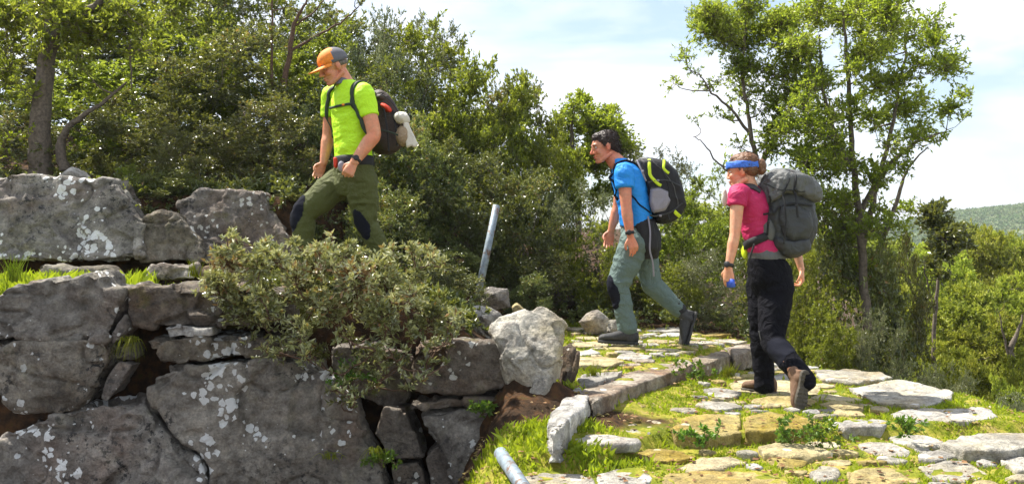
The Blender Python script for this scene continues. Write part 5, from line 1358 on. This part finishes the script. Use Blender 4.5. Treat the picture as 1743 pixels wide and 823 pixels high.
# cap
B = Blob(); rings = []
uu, ff, ll = H1.u, H1.f, H1.l
for i in range(9):
    a = i / 8 * math.pi * .47
    rings.append((H1.p(-.010, 0, .040 + .088 * math.sin(a) * 1.0), ll * .089 * math.cos(a) * 1.06, ff * .113 * math.cos(a) * 1.06))
rings.insert(0, (H1.p(-.012, 0, .018), ll * .089 * 1.06, ff * .111 * 1.05))
B.loft(rings, 32); me = B.mesh()
cap = link('cap', me, [M['orange'], M['capgrey']], man1)
V = co_of(me) + np.array(wloc(cap)); pi = []
for p in me.polygons:
    c2 = V[list(p.vertices)].mean(0) - np.array(H1.C); fr = c2 @ np.array(ff); up_ = c2 @ np.array(uu)
    pi.append(0 if fr + .35 * (up_ - .06) > .016 + .012 * math.sin(up_ * 90) else 1)
me.polygons.foreach_set('material_index', pi)
B = Blob(); n = 13; ins, outs = [], []
for i in range(n):
    a = -1 + 2 * i / (n - 1); ang = a * 1.12
    pin = H1.p(-.010 + .116 * math.cos(ang), .092 * math.sin(ang), .022 - .0 * a * a)
    pout = H1.p(-.010 + .116 * math.cos(ang) + .082 * (1 - a * a) ** .6, .094 * math.sin(ang) * 1.0, .022 - .016 * (1 - a * a) - .020 * a * a)
    ins.append(pin); outs.append(pout)
rows = 5; th = .0022
for lay in (1, -1):
    for r_ in range(rows):
        for i in range(n):
            p = ins[i].lerp(outs[i], r_ / (rows - 1)); B.V.append(p + uu * (th * lay))
def gi(lay, r_, i): return (0 if lay == 1 else rows * n) + r_ * n + i
for r_ in range(rows - 1):
    for i in range(n - 1):
        B.F.append([gi(1, r_, i), gi(1, r_, i + 1), gi(1, r_ + 1, i + 1), gi(1, r_ + 1, i)]); B.F.append([gi(-1, r_, i), gi(-1, r_ + 1, i), gi(-1, r_ + 1, i + 1), gi(-1, r_, i + 1)])
for i in range(n - 1):
    B.F.append([gi(1, rows - 1, i), gi(1, rows - 1, i + 1), gi(-1, rows - 1, i + 1), gi(-1, rows - 1, i)]); B.F.append([gi(1, 0, i), gi(-1, 0, i), gi(-1, 0, i + 1), gi(1, 0, i + 1)])
link('brim', B.mesh(), M['orange'], cap)
# short grey hair under the cap
B = Blob(); H1.e(B, -.022, 0, .006, .088, .080, .036); link('hair', B.mesh(.006, 1), M['hair_grey'], man1)
# backpack
ol = [(640,154),(652,160),(662,172),(671,190),(680,212),(684,236),(680,252),(668,262),(650,262),(634,252),(626,220),(626,180),(630,158)]
f1b = Vector((-.88, -.47, 0)); s1b = Vector((.47, -.88, 0))
pk = Blob().pillow([A(x, y, .06) for x, y in ol], s1b, .125).mesh(.008, 6, .5)
displace(pk, cloth_folds(.007, 31, (), (7, 7, 9)))
pack1 = link('backpack', pk, M['packbrown'], None, A(655, 266, .06), label='small dark brown daypack with a red top pocket on the man in yellow', category='backpack')
def lump(parent, name, c, ax, mat, vox=.006, amp=.004, seed=1, **kw):
    B = Blob(); B.ell(c, *ax); me = B.mesh(vox, 2)
    if amp: displace(me, cloth_folds(amp, seed, (), (16, 16, 16)))
    return link(name, me, mat, parent, **kw)
X_, Y_, Z_ = Vector((1, 0, 0)), Vector((0, 1, 0)), Vector((0, 0, 1))
lump(pack1, 'top_pocket', A(658, 184, -.03), (X_ * .045 - Z_ * .030, Y_ * .10, Z_ * .020 + X_ * .008), M['red'], seed=3)
lump(pack1, 'lid', A(650, 168, .02), (X_ * .05, Y_ * .10, Z_ * .035), M['packbrown'], seed=4)
tw = lump(None, 'rolled_cloth', A(684, 202, -.04), (X_ * .058, Y_ * .12, (Z_ - X_ * .2) * .050), M['cream'], .006, .007, 5, label='cream coloured cloth bundle tied on the brown daypack', category='cloth')
lump(pack1, 'side_pouch', A(686, 230, -.06), ((X_ * 1 + Z_ * .2) * .050, Y_ * .09, (Z_ - X_ * .1) * .080), M['tan'], .006, .007, 6)
B = Blob(); B.pillow([A(x, y, -.10) for x, y in ((686,206),(695,209),(702,226),(713,246),(706,251),(700,248),(692,252),(690,232))], Y_, .016, ((-1, .9), (0, 1), (1, .9)))
me = B.mesh(.005, 2); displace(me, cloth_folds(.004, 9, (), (20, 20, 5))); link('hanging_towel', me, M['cream'], None, None, label='white towel dangling from the back of the brown daypack', category='towel')
for a, c2 in ((A(668, 186, -.09), A(676, 250, -.09)), (A(652, 178, -.11), A(662, 258, -.11))):
    strap('side_strap', pack1, [a, a.lerp(c2, .5) + Vector((.01, -.02, 0)), c2], .014, .003, M['black'], [bvh(pack1)], .004)
sb = bvh(shirt1)
strap('shoulder_strap', pack1, [A(640, 160, .0), A(622, 139, -.10), A(606, 141, -.16), A(599, 160, -.19), A(601, 182, -.2), A(612, 205, -.22), A(626, 228, -.2)], .052, .010, M['packgreen'], [sb], .006, 60, (1.15, .55))
strap('shoulder_strap', pack1, [A(600, 140, .10), A(576, 144, .02), A(561, 153, .03), A(556, 172, .05), A(555, 205, .07), A(560, 235, .05)], .040, .009, M['packgreen'], [sb], .006, 50, (1, .6))
strap('chest_strap', pack1, [A(599, 177, -.19), A(582, 178, -.18), A(566, 182, -.10), A(556, 184, .0)], .020, .004, M['packgreen'], [sb], .010, 30)
strap('hip_strap', pack1, [A(640, 240, -.05), A(626, 250, -.15), A(610, 262, -.2), A(596, 270, -.2)], .018, .003, M['black'], [sb], .006, 30)

def buckle(parent, c, w_=.012, h_=.010, mat='plastic'):
    B = Blob(); B.pillow([c + X_ * a * w_ + Z_ * b2 * h_ for a, b2 in ((-1, -.7), (-.7, -1), (.7, -1), (1, -.7), (1, .7), (.7, 1), (-.7, 1), (-1, .7))], Y_, .006, ((-1, .8), (0, 1), (1, .8)))
    link('buckle', B.mesh(), M[mat], parent)
pb = [bvh(pack1)]
strap('zip', pack1, [A(648, 160, -.12), A(665, 172, -.14), A(680, 196, -.12), A(686, 220, -.1)], .007, .003, M['plastic'], pb, .003, 36)
strap('compression_strap', pack1, [A(634, 225, -.14), A(650, 222, -.16), A(668, 226, -.16), A(682, 232, -.12)], .013, .003, M['packgreen'], pb, .004, 30)
buckle(pack1, A(652, 222, -.13)); buckle(pack1, A(584, 178, -.215), .010, .008, 'orange')
# ---- man in blue -------------------------------------------------
D2 = 7.15
def Bp(px, py, dy=0.0): return W(px, py, D2 + dy)
f2 = Vector((-1, -.12, 0)).normalized(); s2 = Z.cross(f2).normalized()
H2 = Head(Bp(1029, 249, 0), (-.95, -.16, -.22), k=1.06)
neck = Bp(1049, 276)
shN, shF = Bp(1062, 292, -.19), Bp(1060, 292, .19)
elN, elF = Bp(1066, 352, -.23), Bp(1052, 350, .22)
wrN, wrF = Bp(1073, 402, -.25), Bp(1040, 392, .22)
hipN, hipF = Bp(1083, 402, -.09), Bp(1092, 402, .09)
knN, knF = Bp(1053, 484, -.08), Bp(1108, 481, .09)
anN, anF = Bp(1068, 556, -.08), Bp(1157, 527, .10)
B = Blob(); H2.build(B, neck, .060)
tb = [(1089,425,.10,.08),(1088,400,.160,.108),(1083,375,.150,.100),(1077,345,.155,.105),(1071,315,.172,.110),(1066,295,.165,.095),(1057,280,.085,.065)]
B.loft([ring(Bp(x, y), s2, f2, a, b2) for x, y, a, b2 in tb], 24)
arm(B, shN, elN, wrN, 1.0); arm(B, shF, elF, wrF, 1.0)
hand(B, wrN, (.30, -.05, -1), (.3, -1, .1), (-1, -.3, 0), .42, 1.02)
hand(B, wrF, (-.2, .0, -1), (0, 1, 0), (-1, 0, 0), .4, 1.0)
leg(B, hipN, knN, anN, [.075, .065, .052, .05, .042, .036]); leg(B, hipF, knF, anF, [.075, .065, .052, .05, .042, .036])
man2 = skin_body('person', B, H2, 'dark haired hiker in a blue shirt and grey trousers leaning forward uphill', M['skin_b'], Bp(1080, 585))
H2.eyes(man2)
B = Blob()
B.loft([ring(Bp(x, y), s2, f2, a, b2) for x, y, a, b2 in [(1084,385,.182,.130),(1082,370,.180,.126),(1078,345,.178,.126),(1073,320,.190,.132),(1069,304,.196,.130),(1066,292,.186,.114),(1062,282,.150,.092),(1057,276,.100,.074),(1053,271,.078,.066)]], 30)
for s_, e_ in ((shN, elN), (shF, elF)):
    B.limb([s_.lerp(Bp(1063, 288), .45), s_, s_.lerp(e_, .22), s_.lerp(e_, .46)], [.070, .080, .076, .073], 20, cap=False)
me = B.mesh(.006, 5, .5); displace(me, cloth_folds(.0058, 14, [(Bp(1070, 350, -.15), .15, .8)], (5, 5, 14))); relax(me, 2, .4)
shirt2 = link('shirt', me, M['blue'], man2)
tr2 = trousers(man2, 'trousers', M['greygreen'],
  [ring(Bp(1090, 432), s2, f2, .13, .10), ring(Bp(1089, 412), s2, f2, .178, .138), ring(Bp(1087, 392), s2, f2, .180, .136), ring(Bp(1085, 375), s2, f2, .165, .118)],
  [(hipN + Vector((-.01, 0, -.04)), knN, anN + Vector((0, 0, -.01)), [.118, .108, .088, .080, .070, .070], None), (hipF + Vector((0, 0, -.04)), knF, anF + Vector((-.01, 0, 0)), [.115, .098, .080, .074, .064, .058], None)], 15, .008,
  [(knN, .12, .5), (knF, .12, .6), (anN, .10, 1.0), (Bp(1090, 430, -.1), .14, .8)])
patch(man2, tr2, 'knee_patch', knN + Vector((-.045, -.03, -.06)), .068, M['darkpanel'], (-.2, 0, 1), 2.1, keep=(-.8, -.45, 0))
boot(man2, Bp(1086, 587, -.08), Bp(1018, 583, -.14), (.05, 0, 1), anN + Vector((0, 0, .0)), M['boot'], M['solegrey'], 1.0, 3)
boot(man2, Bp(1187, 531, .10), Bp(1168, 594, .08), (-1, -.10, -.30), anF, M['boot'], M['solegrey'], 1.0, 4)
B = Blob(); an = anF.lerp(knF, .12); B.limb([anF.lerp(knF, .26), anF], [.064, .058], 16); link('gaiter', B.mesh(.006, 2), M['black'], man2)
# jacket tied round the hips
B = Blob(); B.loft([ring(Bp(1097, 438, .02), s2, f2, .150, .105), ring(Bp(1094, 420, .0), s2, f2, .192, .138), ring(Bp(1091, 398), s2, f2, .198, .146), ring(Bp(1087, 380), s2, f2, .188, .134), ring(Bp(1086, 374), s2, f2, .176, .122)], 28)
me = B.mesh(.007, 4); displace(me, cloth_folds(.010, 17, (), (12, 12, 4)))
link('waist_jacket', me, M['black'], man2)
watch(man2, elN, wrN, .88, (-.3, -1, .1), r=.034)
def hairdo(H, name, body, mat, parts, seed, amp=.006, strands=900, ln=.03, keepf=None):
    B = Blob()
    for q in parts: H.e(B, *q)
    me = B.mesh(.0045, 1)
    displace(me, lambda V, Nn: amp * (1 - 2 * np.abs(fbm(V, 55, 3, seed))))
    o = link(name, me, mat, body); V = co_of(me) + np.array(wloc(o)); Nn = nor_of(me)
    rs = np.random.RandomState(seed); ii = rs.randint(0, len(V), strands)
    d = unit(Nn[ii] * .55 + unit(rs.normal(size=(strands, 3))) * .5 - np.array(H.f) * .5 - np.array(H.u) * .55)
    L_ = ln * rs.uniform(.5, 1.2, (strands, 1)); s_ = unit(np.cross(d, Nn[ii])) * .0016
    P0 = V[ii] - Nn[ii] * .002
    VV = np.stack([P0 - s_, P0 + s_, P0 + d * L_ * .6 + s_ * .7, P0 + d * L_ - np.array(H.u) * L_ * .3], 1).reshape(-1, 3)
    link('loose_strand', mesh_np('loose_strand', VV, np.arange(strands * 4).reshape(-1, 4), False), mat, o, kind='stuff')
    return o
hairdo(H2, 'hair', man2, M['hair_dark'], [(-.020, 0, .046, .099, .080, .074), (-.055, 0, .000, .057, .074, .064), (.030, 0, .078, .052, .060, .034), (.005, .070, .035, .030, .012, .040), (.005, -.070, .035, .030, .012, .040), (-.075, 0, -.045, .030, .050, .040)], 21, .0045, 1600, .026)
# backpack
ol = [(1086,272),(1106,270),(1131,275),(1148,291),(1158,318),(1165,350),(1158,366),(1146,376),(1130,382),(1115,377),(1104,356),(1098,325),(1090,298)]
pk = Blob().pillow([Bp(x, y, .0) for x, y in ol], Y_, .165).mesh(.008, 5, .5); displace(pk, cloth_folds(.006, 32, (), (8, 8, 8)))
pack2 = link('backpack', pk, M['black'], None, Bp(1130, 380), label='black backpack with lime yellow stripes on the man in blue', category='backpack')
pb = bvh(pack2)
strap('lime_stripe', pack2, [Bp(1105, 271, -.06), Bp(1106, 284, -.2), Bp(1109, 298, -.2), Bp(1117, 310, -.2), Bp(1127, 315, -.2)], .026, .004, M['lime'], [pb], .004, 40)
strap('lime_stripe', pack2, [Bp(1129, 275, -.08), Bp(1131, 284, -.2), Bp(1136, 291, -.2), Bp(1140, 294, -.2)], .022, .004, M['lime'], [pb], .004, 24)
strap('lime_stripe', pack2, [Bp(1150, 360, -.2), Bp(1155, 366, -.18), Bp(1158, 369, -.08)], .030, .004, M['lime'], [pb], .004, 16)
strap('seam', pack2, [Bp(1120, 273, -.2), Bp(1134, 300, -.2), Bp(1142, 330, -.2), Bp(1140, 375, -.2)], .006, .004, M['plastic'], [pb], .003, 30)
B = Blob(); B.pillow([Bp(x, y, -.155) for x, y in ((1107,321),(1122,318),(1136,324),(1141,342),(1132,358),(1112,362),(1106,345))], Y_, .035, ((-1, .82), (-.4, .96), (0, 1), (1, 1)))
me = B.mesh(.006, 3); displace(me, cloth_folds(.005, 33, (), (16, 16, 10))); sp = link('side_pocket', me, M['grey'], pack2)
B = Blob().limb([Bp(1107, 321, -.185), Bp(1122, 318, -.19), Bp(1136, 324, -.185)], [.004] * 3, 8); link('pocket_hem', B.mesh(), M['black'], sp)
strap('zip', pack2, [Bp(1112, 274, -.18), Bp(1130, 290, -.2), Bp(1148, 318, -.2), Bp(1156, 350, -.2)], .006, .003, M['packgrey2'], [pb], .003, 36)
strap('compression_strap', pack2, [Bp(1100, 312, -.2), Bp(1120, 306, -.2), Bp(1142, 308, -.2), Bp(1157, 318, -.15)], .012, .003, M['packgrey'], [pb], .005, 30)
strap('compression_strap', pack2, [Bp(1106, 366, -.2), Bp(1122, 368, -.2), Bp(1145, 360, -.2), Bp(1160, 345, -.15)], .012, .003, M['packgrey'], [pb], .005, 30)
buckle(pack2, Bp(1120, 307, -.175), .011, .009, 'grey'); buckle(pack2, Bp(1124, 367, -.175), .011, .009, 'grey'); buckle(pack2, Bp(1094, 292, -.215), .009, .012, 'grey')
lump(pack2, 'top_lid', Bp(1104, 274, .0), ((X_ - Z_ * .15) * .085, Y_ * .13, Z_ * .026), M['packgrey2'], .006, .004, 8)
sb = bvh(shirt2)
strap('shoulder_strap', pack2, [Bp(1093, 285, -.10), Bp(1076, 268, -.12), Bp(1056, 270, -.14), Bp(1041, 284, -.14), Bp(1037, 302, -.13), Bp(1042, 325, -.13), Bp(1052, 340, -.15)], .045, .010, M['darkpanel'], [sb], .006, 60, (1.1, .6))
strap('shoulder_strap', pack2, [Bp(1080, 272, .10), Bp(1056, 268, .12), Bp(1040, 284, .12), Bp(1036, 305, .12), Bp(1040, 335, .12)], .045, .010, M['darkpanel'], [sb], .006, 50)
strap('load_strap', pack2, [Bp(1084, 272, -.17), Bp(1092, 290, -.21), Bp(1100, 308, -.19)], .014, .003, M['grey'], None, .004, 16)
strap('hip_strap', pack2, [Bp(1106, 362, -.14), Bp(1090, 350, -.18), Bp(1078, 335, -.18), Bp(1062, 325, -.17)], .012, .003, M['darkpanel'], [sb], .006, 24)
strap('hanging_strap', pack2, [Bp(1103, 368, -.18), Bp(1107, 395, -.21), Bp(1106, 425, -.22), Bp(1111, 445, -.2), Bp(1113, 470, -.17)], .014, .004, M['grey'], None, .004, 30)

# ---- woman -------------------------------------------------
D3 = 5.9
def Cp(px, py, dy=0.0): return W(px, py, D3 + dy)
f3 = Vector((-.86, .50, 0)).normalized(); s3 = Z.cross(f3).normalized()   # s3 points to her left, nearer and to the left
H3 = Head(Cp(1264, 291, 0), (-.90, .34, -.12), k=.98, nose=.45)
neck = Cp(1277, 322)
shN, shF = Cp(1256, 330, -.16), Cp(1306, 330, .14)
elN, elF = Cp(1251, 398, -.20), Cp(1348, 398, .30)
wrN, wrF = Cp(1240, 455, -.22), Cp(1364, 458, .24)
hipN, hipF = Cp(1300, 462, -.07), Cp(1328, 462, .07)
knN, knF = Cp(1301, 562, -.06), Cp(1311, 572, .06)
anN, anF = Cp(1301, 648, -.05), Cp(1353, 634, .07)
hipN, hipF = hipF + Vector((0, -.14, 0)), hipN + Vector((0, .14, 0)); knN, knF = Cp(1296, 565, .05), Cp(1314, 578, -.16); anN, anF = Cp(1301, 648, .04), Cp(1353, 634, -.42)
hipN, hipF = Cp(1300, 462, .07), Cp(1321, 470, -.05)
B = Blob(); H3.build(B, neck, .047)
tb = [(1306,488,.07,.06),(1308,465,.135,.09),(1302,440,.130,.09),(1292,410,.120,.088),(1286,375,.128,.098),(1282,348,.145,.092),(1280,332,.135,.075),(1278,323,.06,.05)]
B.loft([ring(Cp(x, y), s3, f3, a, b2) for x, y, a, b2 in tb], 24)
ar = (.050, .042, .034, .036, .029, .022)
arm(B, shN, elN, wrN, 1.0, ar); arm(B, shF, elF, wrF, 1.0, ar)
hand(B, wrN, (.02, -.02, -1), (-.6, -.8, 0), (-.8, .5, 0), .55, .92, 1, .7)
hand(B, wrF, (.10, .0, -1), (.6, .6, 0), (-.3, -1, 0), .75, .92, 1.4, .3)
leg(B, hipN, knN, anN, [.06, .06, .048, .046, .038, .032]); leg(B, hipF, knF, anF, [.055, .06, .048, .046, .038, .032])
wom = skin_body('person', B, H3, 'woman in a pink shirt, black trousers and blue headband walking up the steps', M['skin_c'], Cp(1310, 668))
H3.eyes(wom)
B = Blob()
B.loft([ring(Cp(x, y), s3, f3, a, b2) for x, y, a, b2 in [(1303,430,.160,.112),(1299,418,.148,.106),(1292,400,.136,.100),(1288,378,.142,.108),(1284,355,.156,.112),(1282,340,.158,.104),(1280,330,.142,.088),(1278,323,.095,.068),(1276,317,.064,.058)]], 30)
for s_, e_ in ((shN, elN), (shF, elF)):
    B.limb([s_.lerp(Cp(1280, 330), .4), s_ + Vector((0, 0, .004)), s_.lerp(e_, .14), s_.lerp(e_, .30)], [.058, .064, .061, .059], 20, cap=False)
me = B.mesh(.006, 5, .5); displace(me, cloth_folds(.005, 18, [(Cp(1275, 400, -.1), .12, .8)], (6, 6, 14))); relax(me, 2, .4)
shirt3 = link('shirt', me, M['pink'], wom)
B = Blob(); B.loft([ring(Cp(1306, 441), s3, f3, .168, .120), ring(Cp(1304, 432), s3, f3, .166, .118), ring(Cp(1302, 424), s3, f3, .156, .110)], 28); link('shirt_hem', B.mesh(.007, 2), M['packgrey2'], wom)
tr3 = trousers(wom, 'trousers', M['blackpants'],
  [ring(Cp(1310, 500), s3, f3, .11, .10), ring(Cp(1312, 478), s3, f3, .178, .135), ring(Cp(1310, 460), s3, f3, .180, .138), ring(Cp(1306, 444), s3, f3, .168, .122), ring(Cp(1304, 436), s3, f3, .156, .112)],
  [(hipN + Vector((-.0, 0, -.08)), knN, anN + Vector((0, 0, -.035)), [.115, .100, .074, .072, .066, .066], None), (hipF + Vector((0, 0, -.08)), knF, anF + Vector((.05, -.02, -.045)), [.115, .098, .074, .070, .066, .070], None)], 19, .006,
  [(knN, .12, .8), (knF, .12, .8), (anN, .10, 1.0), (anF, .1, .8)])
patch(wom, tr3, 'leg_panel', Cp(1332, 604, -.28), .085, M['darkpanel'], (1, 0, -1.2), 1.6, keep=(-.2, -1, 0))
strap('piping', wom, [Cp(1283, 564, -.16), Cp(1292, 576, -.16), Cp(1300, 578, -.16)], .010, .003, M['packgrey2'], [bvh(tr3)], .004, 14)
boot(wom, Cp(1322, 672, .02), Cp(1262, 664, .12), (.08, 0, 1), anN, M['bootbrown'], M['sole'], .92, 5)
boot(wom, Cp(1374, 630, -.50), Cp(1364, 697, -.53), (-.48, .86, .0), anF, M['bootbrown'], M['sole'], .95, 6)
watch(wom, elN, wrN, .93, (-.6, -.8, 0), r=.028)
B = Blob(); B.pillow([Cp(x, y, -.235) for x, y in ((1241,474),(1245,474),(1247,488),(1242,489))], Vector((.5, -.6, 0)), .03, ((-1, .95), (0, 1), (1, .95)))
link('phone', B.mesh(), M['phone'], None, None, label='blue phone held low in the left hand of the woman', category='phone')
# headband and hair
B = Blob(); rg = []
for i in range(7):
    a = -1 + i / 3; u_ = .040 + a * .021; q = math.sqrt(max(0, 1 - ((u_ - .028) / .098) ** 2))
    rg.append((H3.p(-.008, 0, u_) + H3.u * 0, H3.l * .088 * q * H3.k, (H3.f + H3.u * .10) * .112 * q * H3.k))
B.loft(rg, 36); me = B.mesh(.004, 1); displace(me, lambda V, Nn: .002 + .0028 * (1 - 2 * np.abs(fbm(V, (14, 14, 70), 2, 4))))
link('headband', me, M['band'], wom)
hair3 = hairdo(H3, 'hair', wom, M['hair_brown'], [(-.020, 0, .048, .098, .082, .076), (-.055, 0, .005, .060, .074, .055), (.015, 0, .085, .055, .062, .034), (-.010, .072, .010, .026, .012, .030)], 23, .004, 500, .025)
B = Blob(); H3.e(B, -.122, 0, .020, .034, .036, .042); H3.e(B, -.128, .005, -.015, .026, .028, .028); me = B.mesh(.0045, 1); displace(me, lambda V, Nn: .006 * (1 - 2 * np.abs(fbm(V, 50, 3, 8))))
link('hair_bun', me, M['hair_brown'], wom)
# backpack: lid, main sack, front pocket, compression straps
def sack(parent, name, pts, dy, half, mat, vox, amp, seed, sc=(9, 9, 9), ax=None, label=None):
    B = Blob().pillow([Cp(x, y, dy) for x, y in pts], ax or Y_, half, ((-1, .55), (-.88, .76), (-.6, .93), (0, 1), (.6, .96), (.9, .82), (1, .6))); me = B.mesh(vox, 5)
    displace(me, cloth_folds(amp, seed, (), sc)); relax(me, 1, .3)
    kw = dict(label=label, category='backpack') if label else {}
    return link(name, me, mat, parent, **kw)
pack3 = sack(None, 'backpack', [(1292,322),(1330,312),(1366,322),(1384,352),(1384,392),(1372,422),(1346,436),(1318,434),(1297,414),(1288,380),(1287,345)], .07, .19, M['packgrey'], .008, .010, 41, (8, 8, 10), label='bulging charcoal grey trekking backpack on the woman')
lid = sack(pack3, 'lid', [(1290,352),(1290,318),(1298,298),(1320,289),(1346,292),(1374,302),(1392,326),(1390,343),(1370,344),(1340,332),(1312,330)], .05, .20, M['packgrey2'], .007, .014, 42, (16, 16, 7))
sack(pack3, 'front_pocket', [(1326,350),(1352,348),(1376,360),(1382,384),(1372,408),(1344,412),(1328,396),(1322,372)], -.09, .07, M['packgrey'], .007, .009, 43)
sack(pack3, 'side_pocket', [(1292,375),(1310,372),(1318,392),(1314,412),(1300,410),(1293,396)], -.085, .045, M['packgrey2'], .006, .006, 44)
sack(pack3, 'bottom_compartment', [(1300,400),(1334,408),(1370,404),(1372,424),(1348,438),(1320,436),(1302,420)], .05, .20, M['packgrey'], .008, .008, 45)
pb = [bvh(pack3), bvh(lid)]
strap('compression_strap', pack3, [Cp(1294, 365, -.12), Cp(1312, 362, -.16), Cp(1330, 352, -.17), Cp(1350, 346, -.16), Cp(1380, 350, -.1)], .014, .004, M['black'], pb, .006, 40)
strap('compression_strap', pack3, [Cp(1306, 332, -.15), Cp(1310, 350, -.15), Cp(1308, 375, -.16), Cp(1306, 400, -.14)], .014, .004, M['black'], pb, .006, 40)
strap('lid_strap', pack3, [Cp(1350, 296, -.1), Cp(1354, 320, -.17), Cp(1356, 345, -.2), Cp(1358, 370, -.2)], .014, .004, M['black'], pb, .008, 40)
strap('daisy_strap', pack3, [Cp(1290, 344, -.08), Cp(1292, 370, -.1), Cp(1294, 400, -.1)], .022, .006, M['packgrey'], pb, .006, 30)
for q_ in ((1312, 362, -.165), (1354, 322, -.175), (1308, 378, -.165), (1356, 350, -.20)): buckle(pack3, Cp(*q_), .009, .009)
strap('ice_axe_loop', pack3, [Cp(1340, 300, -.1), Cp(1338, 320, -.17), Cp(1336, 345, -.2), Cp(1338, 380, -.2), Cp(1334, 415, -.18)], .012, .003, M['black'], pb, .007, 40)
strap('zip', pack3, [Cp(1300, 312, -.15), Cp(1325, 322, -.17), Cp(1352, 325, -.17), Cp(1382, 326, -.1)], .007, .003, M['black'], pb, .003, 40)
sb = bvh(shirt3)
strap('shoulder_strap', pack3, [Cp(1292, 330, -.08), Cp(1282, 318, -.08), Cp(1268, 318, -.05), Cp(1257, 328, .02), Cp(1256, 350, .06)], .050, .010, M['packgrey'], [sb], .007, 40)
strap('hip_belt', pack3, [Cp(1300, 402, -.10), Cp(1284, 410, -.12), Cp(1272, 416, -.05), Cp(1270, 420, .04)], .055, .014, M['black'], [sb], .010, 40)
strap('loose_strap', pack3, [Cp(1284, 415, -.16), Cp(1276, 440, -.17), Cp(1272, 465, -.15)], .012, .003, M['black'], None, .004, 20)
B = Blob(); B.ell(Cp(1268, 428, .02), X_ * .022, Y_ * .04, Z_ * .05); link('belt_pocket', B.mesh(.006, 2), M['lime'], pack3)
lump(None, 'shoulder_towel', Cp(1233, 336, .10), (X_ * .020, Y_ * .02, Z_ * .06), M['cream'], .006, .003, 12, label='pale towel draped over the far shoulder of the woman', category='towel')
